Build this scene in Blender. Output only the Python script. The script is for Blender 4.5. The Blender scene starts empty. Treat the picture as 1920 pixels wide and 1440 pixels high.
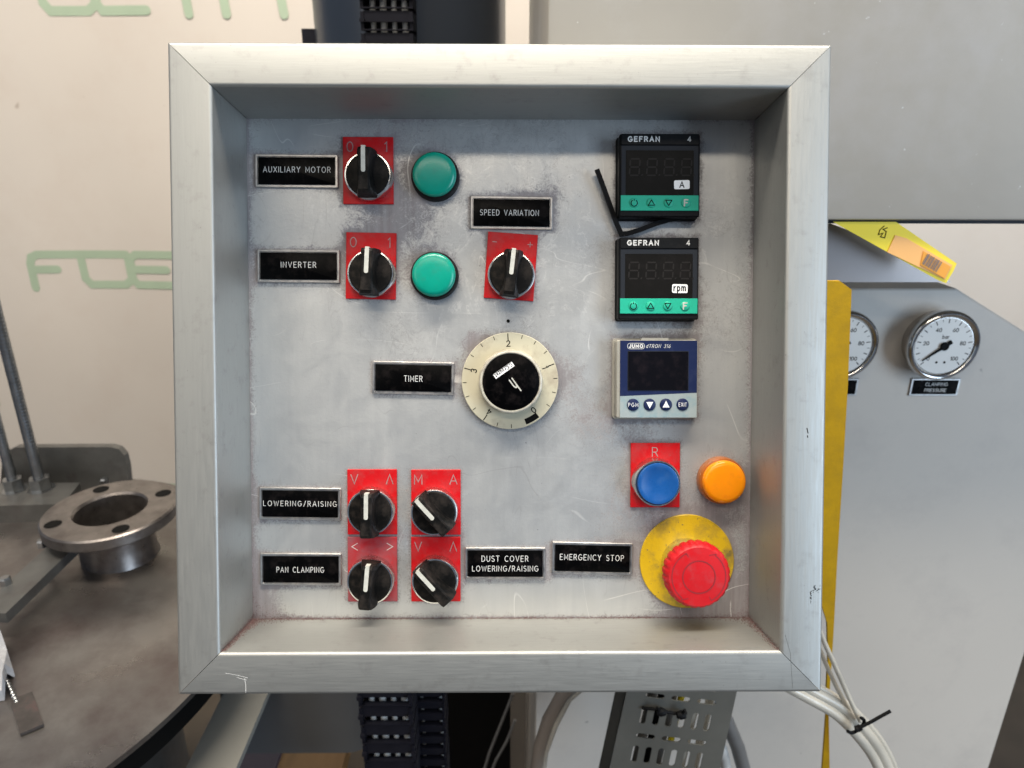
import bpy, bmesh, math, random
from mathutils import Vector, Matrix
random.seed(7)
S = bpy.context.scene
COL = S.collection
R = math.radians

# ------------------------------------------------------------------ camera
# camera solved from the mitred corners of the aluminium frame; panel leans back 18 degrees
TILT = R(18.0)
PC = Vector((0, 0, 1.25))                       # panel centre
def _rot(a, b, c):
    return (Matrix.Rotation(a, 3, 'X') @ Matrix.Rotation(b, 3, 'Y') @ Matrix.Rotation(c, 3, 'Z'))
FPX = 1311.69
RM = _rot(.03498, -.00917, .00029)
TM = Vector((-.00651, -.00753, .43636))
# local (right, down, away)  ->  panel frame (x right, y away, z up)
L2P = Matrix(((1, 0, 0), (0, 0, 1), (0, -1, 0)))
PANEL = Matrix.Translation(PC) @ Matrix.Rotation(-TILT, 4, 'X')
P3 = PANEL.to_3x3()
cam_local = -(RM.transposed() @ TM)
CAM = PANEL @ (L2P @ cam_local)
AX, AY, AZ = [P3 @ (L2P @ Vector(RM[i])) for i in range(3)]      # right, down, forward in the world
cam_d = bpy.data.cameras.new('camera')
cam = bpy.data.objects.new('camera', cam_d); COL.objects.link(cam)
M = Matrix((AX, -AY, -AZ)).transposed().to_4x4(); M.translation = CAM
cam.matrix_world = M
cam_d.sensor_width = 36; cam_d.lens = FPX * 36 / 1920
cam_d.clip_start = .01; cam_d.clip_end = 60
cam_d.dof.use_dof = True; cam_d.dof.focus_distance = .425; cam_d.dof.aperture_fstop = 11
S.camera = cam

# ------------------------------------------------------------------ light and exposure
S.view_settings.view_transform = 'Standard'; S.view_settings.look = 'None'
S.view_settings.exposure = -0.07; S.view_settings.gamma = 1
W = bpy.data.worlds.new('World'); S.world = W; W.use_nodes = True
bg = W.node_tree.nodes['Background']
bg.inputs[0].default_value = (.62, .76, 1.0, 1); bg.inputs[1].default_value = .22

def area(name, az, el, dist, sx, sy, power, col, target=PC, spin=0):
    """hall lamp / window seen from the panel at azimuth az (right +) and elevation el"""
    d = Vector((math.sin(R(az)) * math.cos(R(el)), -math.cos(R(az)) * math.cos(R(el)), math.sin(R(el))))
    l = bpy.data.lights.new(name, 'AREA'); l.shape = 'RECTANGLE'; l.size = sx; l.size_y = sy
    l.energy = power; l.color = col
    o = bpy.data.objects.new(name, l); COL.objects.link(o)
    o.location = target + d * dist
    o.rotation_euler = (-d).to_track_quat('-Z', 'Y').to_euler()
    return o
area('roof_strip_light', -8, 44, 4.0, 3.2, .22, 44, (1.0, .88, .72))
area('overhead_strip_light', 5, 79, 3.0, 2.4, .4, 140, (1.0, .89, .72))
area('right_window_light', 50, 4, 3.4, 1.2, 2.2, 84, (.64, .81, 1.0))
area('left_window_light', -48, 24, 3.6, 1.6, 1.6, 17, (1.0, .92, .80))
area('banner_fill_light', 8, 50, 3.0, 3.4, .6, 84, (1.0, .95, .89), Vector((0, 1.75, .95)))  # added lamp, aimed at the banner to brighten the background

# ------------------------------------------------------------------ measuring helpers
def ray(px, py):
    return AX * ((px - 960) / FPX) + AY * ((py - 720) / FPX) + AZ
def on_y(px, py, y):
    d = ray(px, py); return CAM + d * ((y - CAM.y) / d.y)
def on_z(px, py, z):
    d = ray(px, py); return CAM + d * ((z - CAM.z) / d.z)
PINV = PANEL.inverted()
CAML = PINV @ CAM
def on_p(px, py, h=0.0):
    """point of the panel frame, h above the face -> (x, z)"""
    d = PINV.to_3x3() @ ray(px, py)
    p = CAML + d * ((-h - CAML.y) / d.y)
    return p.x, p.z

# ------------------------------------------------------------------ materials
def mat(name, col, rough=.5, metal=0.0, spec=.5, var=0.0, vscale=40, bump=0.0, bscale=400, dirt=None, dscale=60,
        damt=.5, dlo=.5, dhi=.75, rvar=0.0, coat=0.0, stretch=None, trans=0.0, speck=None, sss=0.0, aniso=0.0):
    m = bpy.data.materials.new(name); m.use_nodes = True
    nt = m.node_tree; N = nt.nodes; K = nt.links
    b = N['Principled BSDF']
    b.inputs['Roughness'].default_value = rough; b.inputs['Metallic'].default_value = metal
    b.inputs['Specular IOR Level'].default_value = spec
    if coat: b.inputs['Coat Weight'].default_value = coat; b.inputs['Coat Roughness'].default_value = .08
    if trans: b.inputs['Transmission Weight'].default_value = trans
    if sss:
        b.inputs['Subsurface Weight'].default_value = sss; b.inputs['Subsurface Scale'].default_value = .004
    tc = N.new('ShaderNodeTexCoord'); src = tc.outputs['Object']
    if stretch:
        mp = N.new('ShaderNodeMapping'); mp.inputs['Scale'].default_value = stretch
        K.new(src, mp.inputs[0]); ssrc = mp.outputs[0]
    else: ssrc = src
    def noise(scale, detail=6, vec=None, r=.55):
        n = N.new('ShaderNodeTexNoise'); n.inputs['Scale'].default_value = scale
        n.inputs['Detail'].default_value = detail; n.inputs['Roughness'].default_value = r
        K.new(vec or src, n.inputs['Vector']); return n.outputs['Fac']
    def ramp(fac, lo, hi, a=0.0, c=1.0):
        mr = N.new('ShaderNodeMapRange'); mr.inputs[1].default_value = lo; mr.inputs[2].default_value = hi
        mr.inputs[3].default_value = a; mr.inputs[4].default_value = c; K.new(fac, mr.inputs[0]); return mr.outputs[0]
    def mix(f, A, B, mode='MIX'):
        x = N.new('ShaderNodeMix'); x.data_type = 'RGBA'; x.blend_type = mode
        for s, v in ((0, f), (6, A), (7, B)):
            if hasattr(v, 'is_output'): K.new(v, x.inputs[s])
            else: x.inputs[s].default_value = v if s == 0 else (*v, 1)
        return x.outputs[2]
    c = tuple(col)
    if var:
        f = ramp(noise(vscale, 5, ssrc), .3, .7)
        c = mix(f, tuple(x * (1 - var) for x in col), tuple(min(1, x * (1 + var)) for x in col))
    if dirt:
        f = ramp(noise(dscale, 8, None, .68), dlo, dhi, 0, damt)
        c = mix(f, c, dirt)
    if speck:
        sc, th, scol = speck
        f = ramp(noise(sc, 2), th, th + .04)
        c = mix(f, c, scol)
    if hasattr(c, 'is_output'): K.new(c, b.inputs['Base Color'])
    else: b.inputs['Base Color'].default_value = (*c, 1)
    if rvar:
        K.new(ramp(noise(vscale * 2.3, 6, ssrc), .3, .7, max(.03, rough - rvar), min(1, rough + rvar)), b.inputs['Roughness'])
    if bump:
        bp = N.new('ShaderNodeBump'); bp.inputs['Strength'].default_value = bump; bp.inputs['Distance'].default_value = .0004
        K.new(noise(bscale, 4, ssrc), bp.inputs['Height']); K.new(bp.outputs[0], b.inputs['Normal'])
    m['mix'] = 1
    return m

def frame_mat(name, stretch):
    """brushed anodised aluminium with handling smudges"""
    return mat(name, (.35, .353, .338), .52, .76, var=.018, vscale=600, bump=.12, bscale=900, stretch=stretch,
               dirt=(.19, .18, .17), dscale=110, damt=.42, dlo=.56, dhi=.76, rvar=.06, speck=(900, .72, (.16, .15, .14)))
MT = {}
MT['rail_h'] = frame_mat('aluminium_rail', (.05, 1, 1))
MT['rail_v'] = frame_mat('aluminium_upright', (1, 1, .05))
MT['case'] = mat('case_paint', (.45, .46, .46), .5, .3, var=.05)
MT['chrome'] = mat('worn_chrome', (.72, .72, .70), .20, 1.0, var=.12, vscale=200, dirt=(.18, .15, .12), dscale=220, damt=.7, rvar=.1)
MT['gaugechrome'] = mat('polished_gauge_bezel', (.55, .54, .53), .16, 1.0, var=.08, vscale=60)
MT['dust'] = mat('reddish_dust', (.17, .105, .10), .9, 0, spec=.1, var=.4, vscale=800)
MT['plateframe'] = mat('nameplate_metal', (.52, .51, .50), .38, 1.0, var=.15, vscale=150, dirt=(.22, .17, .16), dscale=180, damt=.6, rvar=.1)
MT['black'] = mat('black_plastic', (.003, .003, .003), .55, 0, spec=.13, var=.3, vscale=120, dirt=(.035, .028, .024), dscale=130, damt=.8, dlo=.45, dhi=.75, bump=.15, bscale=900, rvar=.12)
MT['blackgloss'] = mat('black_engraving_laminate', (.001, .001, .0012), .32, 0, spec=.05, dirt=(.016, .013, .013), dscale=160, damt=.8, dlo=.5, dhi=.8, rvar=.08)
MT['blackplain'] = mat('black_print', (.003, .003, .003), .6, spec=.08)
MT['housing'] = mat('black_instrument_housing', (.0045, .0052, .0065), .5, 0, spec=.14, var=.25, vscale=60, bump=.1, bscale=1500, dirt=(.02, .018, .016), dscale=120, damt=.6)
MT['bezelgrey'] = mat('dark_grey_plastic', (.016, .019, .025), .5, 0, spec=.14, var=.1)
MT['screen'] = mat('smoked_display_window', (.007, .0066, .0062), .4, 0, spec=.08, var=.15, dirt=(.015, .013, .013), dscale=90, damt=.5)
MT['screenblue'] = mat('display_glass', (.003, .003, .005), .35, 0, spec=.08, dirt=(.016, .012, .015), dscale=150, damt=.6)
MT['segment'] = mat('unlit_led_segment', (.018, .0165, .016), .4, spec=.1)
MT['red'] = mat('red_legend_plate', (.44, .004, .007), .42, 0, spec=.25, var=.06, vscale=60, dirt=(.26, .06, .06), dscale=75, damt=.75, dlo=.46, dhi=.78, rvar=.08, speck=(1100, .73, (.2, .1, .1)))
MT['reddusty'] = mat('dusty_red_legend_plate', (.42, .015, .02), .45, 0, spec=.25, var=.1, vscale=60, dirt=(.25, .075, .085), dscale=60, damt=.95, dlo=.38, dhi=.62, rvar=.08)
MT['engrave'] = mat('grey_engraving', (.27, .175, .17), .6, 0, var=.25, vscale=300)
MT['engravelight'] = mat('pale_engraving', (.50, .40, .38), .6, 0, var=.2, vscale=300)
MT['white'] = mat('white_lettering', (.58, .58, .57), .5, 0, var=.08, vscale=500)
MT['whitebright'] = mat('white_marker', (.48, .48, .44), .45, 0, var=.15, vscale=200, dirt=(.3, .3, .24), dscale=260, damt=.6, dlo=.45)
MT['sticker'] = mat('white_sticker', (.80, .80, .80), .4)
MT['green'] = mat('green_lens', (.0, .27, .19), .26, 0, spec=.4, var=.08, vscale=60, dirt=(.04, .16, .12), dscale=70, damt=.5, sss=.15)
MT['teal'] = mat('green_keypad_foil', (.012, .36, .235), .45, 0, spec=.3, var=.05, dirt=(.02, .25, .18), dscale=160, damt=.4)
MT['orange'] = mat('amber_lens', (.80, .25, .0), .22, 0, spec=.4, var=.06, vscale=70, dirt=(.5, .17, .01), dscale=90, damt=.5, sss=.2)
MT['amberrim'] = mat('dark_amber_rim', (.30, .08, .004), .3, 0, dirt=(.08, .04, .02), dscale=200, damt=.8)
MT['blue'] = mat('blue_button', (.006, .07, .26), .32, 0, spec=.4, var=.08, vscale=60, dirt=(.05, .13, .30), dscale=80, damt=.5, rvar=.08)
MT['cream'] = mat('aged_cream_dial', (.46, .43, .32), .42, 0, var=.06, vscale=30, dirt=(.26, .21, .16), dscale=55, damt=.75, dlo=.52, dhi=.74, rvar=.08, speck=(900, .72, (.2, .16, .12)))
MT['creamring'] = mat('worn_cream_knob', (.46, .44, .37), .32, 0, var=.15, vscale=120, dirt=(.20, .16, .13), dscale=110, damt=.9, dlo=.45, dhi=.7, bump=.3)
MT['beige'] = mat('beige_instrument_case', (.27, .26, .225), .45, 0, var=.08, dirt=(.2, .17, .14), dscale=90, damt=.6)
MT['navy'] = mat('navy_foil', (.005, .012, .055), .45, 0, spec=.25, var=.08, dirt=(.03, .04, .09), dscale=120, damt=.5)
MT['pale'] = mat('pale_blue_grey_foil', (.27, .315, .32), .4, 0, var=.06, vscale=60, dirt=(.10, .24, .30), dscale=70, damt=.75, dlo=.46, dhi=.7)
MT['yellow'] = mat('yellow_disc', (.52, .34, .003), .45, 0, var=.10, dirt=(.12, .095, .04), dscale=60, damt=.85, dlo=.47, dhi=.70, bump=.3, bscale=500, speck=(500, .70, (.12, .1, .05)))
MT['redcap'] = mat('red_mushroom', (.44, .005, .009), .48, 0, spec=.3, var=.05, vscale=80, dirt=(.33, .05, .06), dscale=130, damt=.55, rvar=.1)
MT['redgroove'] = mat('red_mushroom_groove', (.22, .012, .016), .5)
MT['rubber'] = mat('black_rubber', (.003, .003, .0035), .6, 0, spec=.15, var=.3, bump=.3, bscale=900)
# background
MT['banner'] = mat('cream_banner', (.59, .54, .485), .62, 0, var=.03, vscale=2, dirt=(.53, .45, .39), dscale=5, damt=.35, speck=(16, .745, (.40, .34, .29)))
MT['logo'] = mat('faded_green_print', (.36, .45, .33), .62, 0, var=.05, vscale=8)
MT['housinggrey'] = mat('grey_machine_paint', (.375, .35, .31), .42, 0, var=.05, vscale=5, dirt=(.47, .46, .46), dscale=9, damt=.6, dlo=.48, dhi=.8, bump=.3, bscale=60, speck=(150, .745, (.55, .55, .53)))
MT['cabinet'] = mat('light_grey_cabinet_paint', (.50, .468, .425), .5, 0, var=.03, vscale=6, dirt=(.30, .28, .27), dscale=12, damt=.3, speck=(40, .755, (.22, .2, .19)))
MT['yellowbeam'] = mat('yellow_beam_paint', (.44, .255, .003), .6, 0, spec=.2, var=.10, vscale=40, dirt=(.30, .18, .01), dscale=70, damt=.6, dlo=.44, bump=.3)
MT['steel'] = mat('stained_steel_sheet', (.215, .203, .19), .33, .85, var=.12, vscale=6, dirt=(.12, .095, .09), dscale=9, damt=.85, dlo=.42, dhi=.68, rvar=.1)
MT['flange'] = mat('machined_flange_steel', (.21, .19, .178), .34, .9, var=.2, vscale=50, dirt=(.09, .065, .06), dscale=40, damt=.6, rvar=.08)
MT['darksteel'] = mat('dark_steel', (.13, .13, .125), .4, .7, var=.2, vscale=20, dirt=(.07, .05, .045), dscale=25, damt=.6)
MT['rod'] = mat('rod_steel', (.30, .31, .32), .28, 1.0, var=.2, vscale=80)
MT['col'] = mat('blue_black_column_paint', (.022, .030, .045), .34, .1, var=.1, vscale=4, rvar=.05, coat=.2)
MT['colbase'] = mat('grey_blue_column_paint', (.085, .088, .092), .42, 0, var=.2, vscale=5)
MT['chain'] = mat('black_nylon_chain', (.009, .009, .014), .45, 0, spec=.2, var=.3, vscale=30)
MT['chaincable'] = mat('grey_cable_jacket', (.42, .42, .41), .45, 0, var=.3, vscale=60)
MT['leg'] = mat('grey_painted_leg', (.19, .185, .165), .5, 0, var=.08, vscale=8, dirt=(.15, .13, .11), dscale=22, damt=.5, speck=(45, .66, (.09, .08, .07)))
MT['floor'] = mat('stained_concrete', (.055, .043, .031), .6, 0, var=.3, vscale=5, dirt=(.06, .045, .03), dscale=9, damt=.8, bump=.4, bscale=80)
MT['tray'] = mat('galvanised_tray', (.20, .20, .18), .42, .6, var=.12, vscale=20)
MT['hoseclear'] = mat('milky_tube', (.60, .57, .50), .25, 0, spec=.6, var=.12, vscale=25, trans=.35)
MT['hosedark'] = mat('dark_grey_hose', (.12, .12, .12), .4, 0, var=.1)
MT['hosebrown'] = mat('translucent_hose', (.24, .205, .175), .35, 0, var=.12, vscale=10)
MT['yg'] = mat('yellow_green_wire', (.55, .45, .01), .4)
MT['plastic'] = mat('white_plastic_film', (.36, .37, .39), .4, 0, var=.2, vscale=60)
MT['tag'] = mat('stamped_metal_tag', (.09, .08, .075), .45, .7, var=.3, vscale=60, dirt=(.16, .06, .06), dscale=60, damt=.7)
MT['tagyellow'] = mat('yellow_paper_tag', (.86, .68, .02), .5)
MT['tagorange'] = mat('orange_label', (.88, .46, .14), .5)
MT['tagstripe'] = mat('deep_orange_stripe', (.80, .34, .02), .5)
MT['mirror'] = mat('brushed_steel_plate', (.30, .27, .26), .32, .7, var=.1, vscale=10)
MT['rust'] = mat('red_rubber_hose', (.30, .21, .185), .6, 0, var=.15)
MT['glass'] = mat('gauge_dial', (.66, .66, .64), .4, 0, var=.03)
MT['wood'] = mat('brown_pallet_board', (.26, .15, .06), .6, 0, var=.25, vscale=20, stretch=(1, .2, 1))
MT['purple'] = mat('dark_violet_plastic', (.03, .025, .05), .5)

def panel_material():
    m = bpy.data.materials.new('grimy_aluminium_face'); m.use_nodes = True
    nt = m.node_tree; N = nt.nodes; K = nt.links; b = N['Principled BSDF']
    tc = N.new('ShaderNodeTexCoord')
    def noise(scale, detail=8, r=.6, dist=0, sx=1, sz=1, off=0):
        mp = N.new('ShaderNodeMapping'); mp.inputs['Scale'].default_value = (sx, 1, sz); mp.inputs['Location'].default_value = (off, off, off)
        K.new(tc.outputs['Object'], mp.inputs[0])
        n = N.new('ShaderNodeTexNoise'); n.inputs['Scale'].default_value = scale; n.inputs['Detail'].default_value = detail
        n.inputs['Roughness'].default_value = r; n.inputs['Distortion'].default_value = dist
        K.new(mp.outputs[0], n.inputs['Vector']); return n.outputs['Fac']
    def ramp(fac, lo, hi, a=0.0, c=1.0):
        mr = N.new('ShaderNodeMapRange'); mr.interpolation_type = 'SMOOTHSTEP'
        for i, v in enumerate((lo, hi, a, c)): mr.inputs[i + 1].default_value = v
        K.new(fac, mr.inputs[0]); return mr.outputs[0]
    def mth(op, a, c):
        x = N.new('ShaderNodeMath'); x.operation = op
        for i, v in enumerate((a, c)):
            if hasattr(v, 'is_output'): K.new(v, x.inputs[i])
            else: x.inputs[i].default_value = v
        return x.outputs[0]
    def mix(f, A, B, mode='MIX'):
        x = N.new('ShaderNodeMix'); x.data_type = 'RGBA'; x.blend_type = mode
        for s, v in ((0, f), (6, A), (7, B)):
            if hasattr(v, 'is_output'): K.new(v, x.inputs[s])
            else: x.inputs[s].default_value = v if s == 0 else (*v, 1)
        return x.outputs[2]
    at = N.new('ShaderNodeAttribute'); at.attribute_name = 'grime'
    aw = N.new('ShaderNodeAttribute'); aw.attribute_name = 'wiped'
    G, Wp = at.outputs['Fac'], aw.outputs['Fac']
    base = mix(ramp(noise(14, 6, .6, 1.0), .35, .65), (.49, .50, .50), (.53, .535, .525))
    # cloudy greyish film
    base = mix(ramp(noise(38, 9, .7, 1.6, 1, 1, 3),   .56, .74, 0, .14), base, (.42, .41, .43))
    # curled pale wipe marks
    sw = noise(26, 6, .62, 4.5, 1, 1, 9)
    sw = mth('MULTIPLY', ramp(mth('ABSOLUTE', mth('SUBTRACT', sw, .5), 0), 0, .05, 1, 0), ramp(noise(70, 6, .7, 1, 1, 1, 4), .45, .62))
    base = mix(mth('MULTIPLY', mth('MULTIPLY', sw, Wp), .5), base, (.74, .735, .715))
    # vertical rub streaks
    st = ramp(noise(60, 5, .6, .4, 1, .12, 5), .52, .75, 0, .25)
    base = mix(st, base, (.66, .66, .64))
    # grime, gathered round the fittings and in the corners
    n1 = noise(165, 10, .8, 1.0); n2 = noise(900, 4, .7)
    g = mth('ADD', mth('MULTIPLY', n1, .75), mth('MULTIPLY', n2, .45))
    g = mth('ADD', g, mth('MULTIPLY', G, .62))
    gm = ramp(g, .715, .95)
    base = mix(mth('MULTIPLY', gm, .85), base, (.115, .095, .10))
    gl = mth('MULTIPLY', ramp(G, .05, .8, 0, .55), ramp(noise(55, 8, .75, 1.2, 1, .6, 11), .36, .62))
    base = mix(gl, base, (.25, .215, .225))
    # fine scribbled rub marks where hands reach
    fr = mth('ABSOLUTE', mth('SUBTRACT', noise(75, 7, .72, 2.4, 1, 1, 21), .5), 0)
    base = mix(mth('MULTIPLY', ramp(fr, 0, .018, 1, 0), mth('MULTIPLY', ramp(noise(22, 5, .65, .5, 1, 1, 31), .46, .62, 0, .6), ramp(Wp, .1, .5))), base, (.20, .185, .19))
    # brushed grain
    base = mix(ramp(noise(300, 4, .6, 0, 1, .03, 41), .3, .7, 0, .22), base, (.42, .43, .44))
    # thin stray scratches, some bright and some dark
    for sc_, sx_, sz_, of_, c_, a_ in ((9, 1.6, .7, 51, (.80, .80, .78), .6), (11, .5, 1.5, 61, (.84, .83, .80), .5), (13, 1.1, 1.1, 71, (.30, .29, .29), .3), (30, 2, .4, 81, (.3, .29, .29), .25)):
        ln = ramp(mth('ABSOLUTE', mth('SUBTRACT', noise(sc_, 2, .5, .6, sx_, sz_, of_), .5), 0), 0, .0022 * sc_ / 10, 1, 0)
        base = mix(mth('MULTIPLY', mth('MULTIPLY', ln, ramp(noise(24, 3, .5, 0, 1, 1, of_ + 3), .50, .60)), a_), base, c_)
    # black flecks
    base = mix(ramp(noise(420, 3, .5, 0, 1, 1, 2), .735, .76, 0, .75), base, (.10, .09, .09))
    K.new(base, b.inputs['Base Color'])
    K.new(ramp(gm, 0, 1, .68, .05), b.inputs['Metallic'])
    K.new(ramp(noise(30, 7, .6, 1.5), .3, .7, .36, .46), b.inputs['Roughness'])
    bp = N.new('ShaderNodeBump'); bp.inputs['Strength'].default_value = .22; bp.inputs['Distance'].default_value = .0003
    K.new(noise(500, 6, .6), bp.inputs['Height']); K.new(bp.outputs[0], b.inputs['Normal'])
    return m

# ------------------------------------------------------------------ mesh helpers
class MB:
    def __init__(s): s.v = []; s.f = []
    def add(s, vs, fs):
        n = len(s.v); s.v += [tuple(x) for x in vs]; s.f += [tuple(i + n for i in f) for f in fs]; return s
    def box(s, a, b):
        (x0, y0, z0), (x1, y1, z1) = a, b
        vs = [(x, y, z) for z in (z0, z1) for y in (y0, y1) for x in (x0, x1)]
        return s.add(vs, [(0, 1, 3, 2), (4, 6, 7, 5), (0, 4, 5, 1), (2, 3, 7, 6), (0, 2, 6, 4), (1, 5, 7, 3)])
    def loft(s, rings, close=True, cap0=True, cap1=True):
        n = len(rings[0]); k = len(s.v)
        for r in rings: s.v += [tuple(p) for p in r]
        for i in range(len(rings) - 1):
            for j in range(n if close else n - 1):
                a = k + i * n + j; b_ = k + i * n + (j + 1) % n
                s.f.append((a, b_, b_ + n, a + n))
        if cap0: s.f.append(tuple(range(k, k + n))[::-1])
        if cap1: s.f.append(tuple(range(k + (len(rings) - 1) * n, k + len(rings) * n)))
        return s
    def tube(s, pts, r, n=10, cap=True):
        pts = [Vector(p) for p in pts]; rings = []
        up = Vector((.13, .31, .94)).normalized()
        for i, p in enumerate(pts):
            t = (pts[min(i + 1, len(pts) - 1)] - pts[max(i - 1, 0)]).normalized()
            u = t.cross(up).normalized(); w = t.cross(u)
            rr = r[i] if isinstance(r, (list, tuple)) else r
            rings.append([p + u * math.cos(2 * math.pi * k / n) * rr + w * math.sin(2 * math.pi * k / n) * rr for k in range(n)])
        return s.loft(rings, True, cap, cap)
    def build(s, name, m, parent=None, smooth=30, loc=None, **props):
        me = bpy.data.meshes.new(name); me.from_pydata(s.v, [], s.f)
        bm = bmesh.new(); bm.from_mesh(me)
        if getattr(s, 'fixn', True): bmesh.ops.recalc_face_normals(bm, faces=bm.faces)
        bm.to_mesh(me); bm.free()
        me.materials.append(m)
        if smooth:
            me.shade_smooth(); me.set_sharp_from_angle(angle=R(smooth))
        o = bpy.data.objects.new(name, me); COL.objects.link(o)
        if parent: o.parent = parent
        if loc: o.location = loc
        for k, v in props.items(): o[k] = v
        return o

def circ(n, r, cx=0, cz=0, a0=0): return [(cx + r * math.cos(a0 + 2 * math.pi * i / n), cz + r * math.sin(a0 + 2 * math.pi * i / n)) for i in range(n)]
def rrect(w, h, r, n=4):
    r = max(1e-5, min(r, w / 2 - 1e-6, h / 2 - 1e-6)); out = []
    for cx, cz, a in ((w/2-r, h/2-r, 0), (-w/2+r, h/2-r, 90), (-w/2+r, -h/2+r, 180), (w/2-r, -h/2+r, 270)):
        for i in range(n + 1):
            t = R(a + 90 * i / n); out.append((cx + r * math.cos(t), cz + r * math.sin(t)))
    return out
def turn(pts, rot, cx, cz):
    c, s_ = math.cos(rot), math.sin(rot)
    return [(cx + x * c - z * s_, cz + x * s_ + z * c) for x, z in pts]
mm = .001
# all shapes on the face: (x, z) in the panel frame, h is the height above the face
def lathe(prof, n=64, cx=0, cz=0, mb=None, cap0=False, cap1=True):
    mb = mb or MB()
    return mb.loft([[(x, -h, z) for x, z in circ(n, r, cx, cz)] for r, h in prof], True, cap0, cap1)
def block(w, h, r, prof, rot=0, cx=0, cz=0, mb=None, n=4, cap0=False):
    """rounded rectangle lofted through (inset, height) stations"""
    mb = mb or MB()
    return mb.loft([[(x, -hh, z) for x, z in turn(rrect(w - 2*i, h - 2*i, max(r - i, 2e-5), n), rot, cx, cz)] for i, hh in prof], True, cap0, True)

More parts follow.
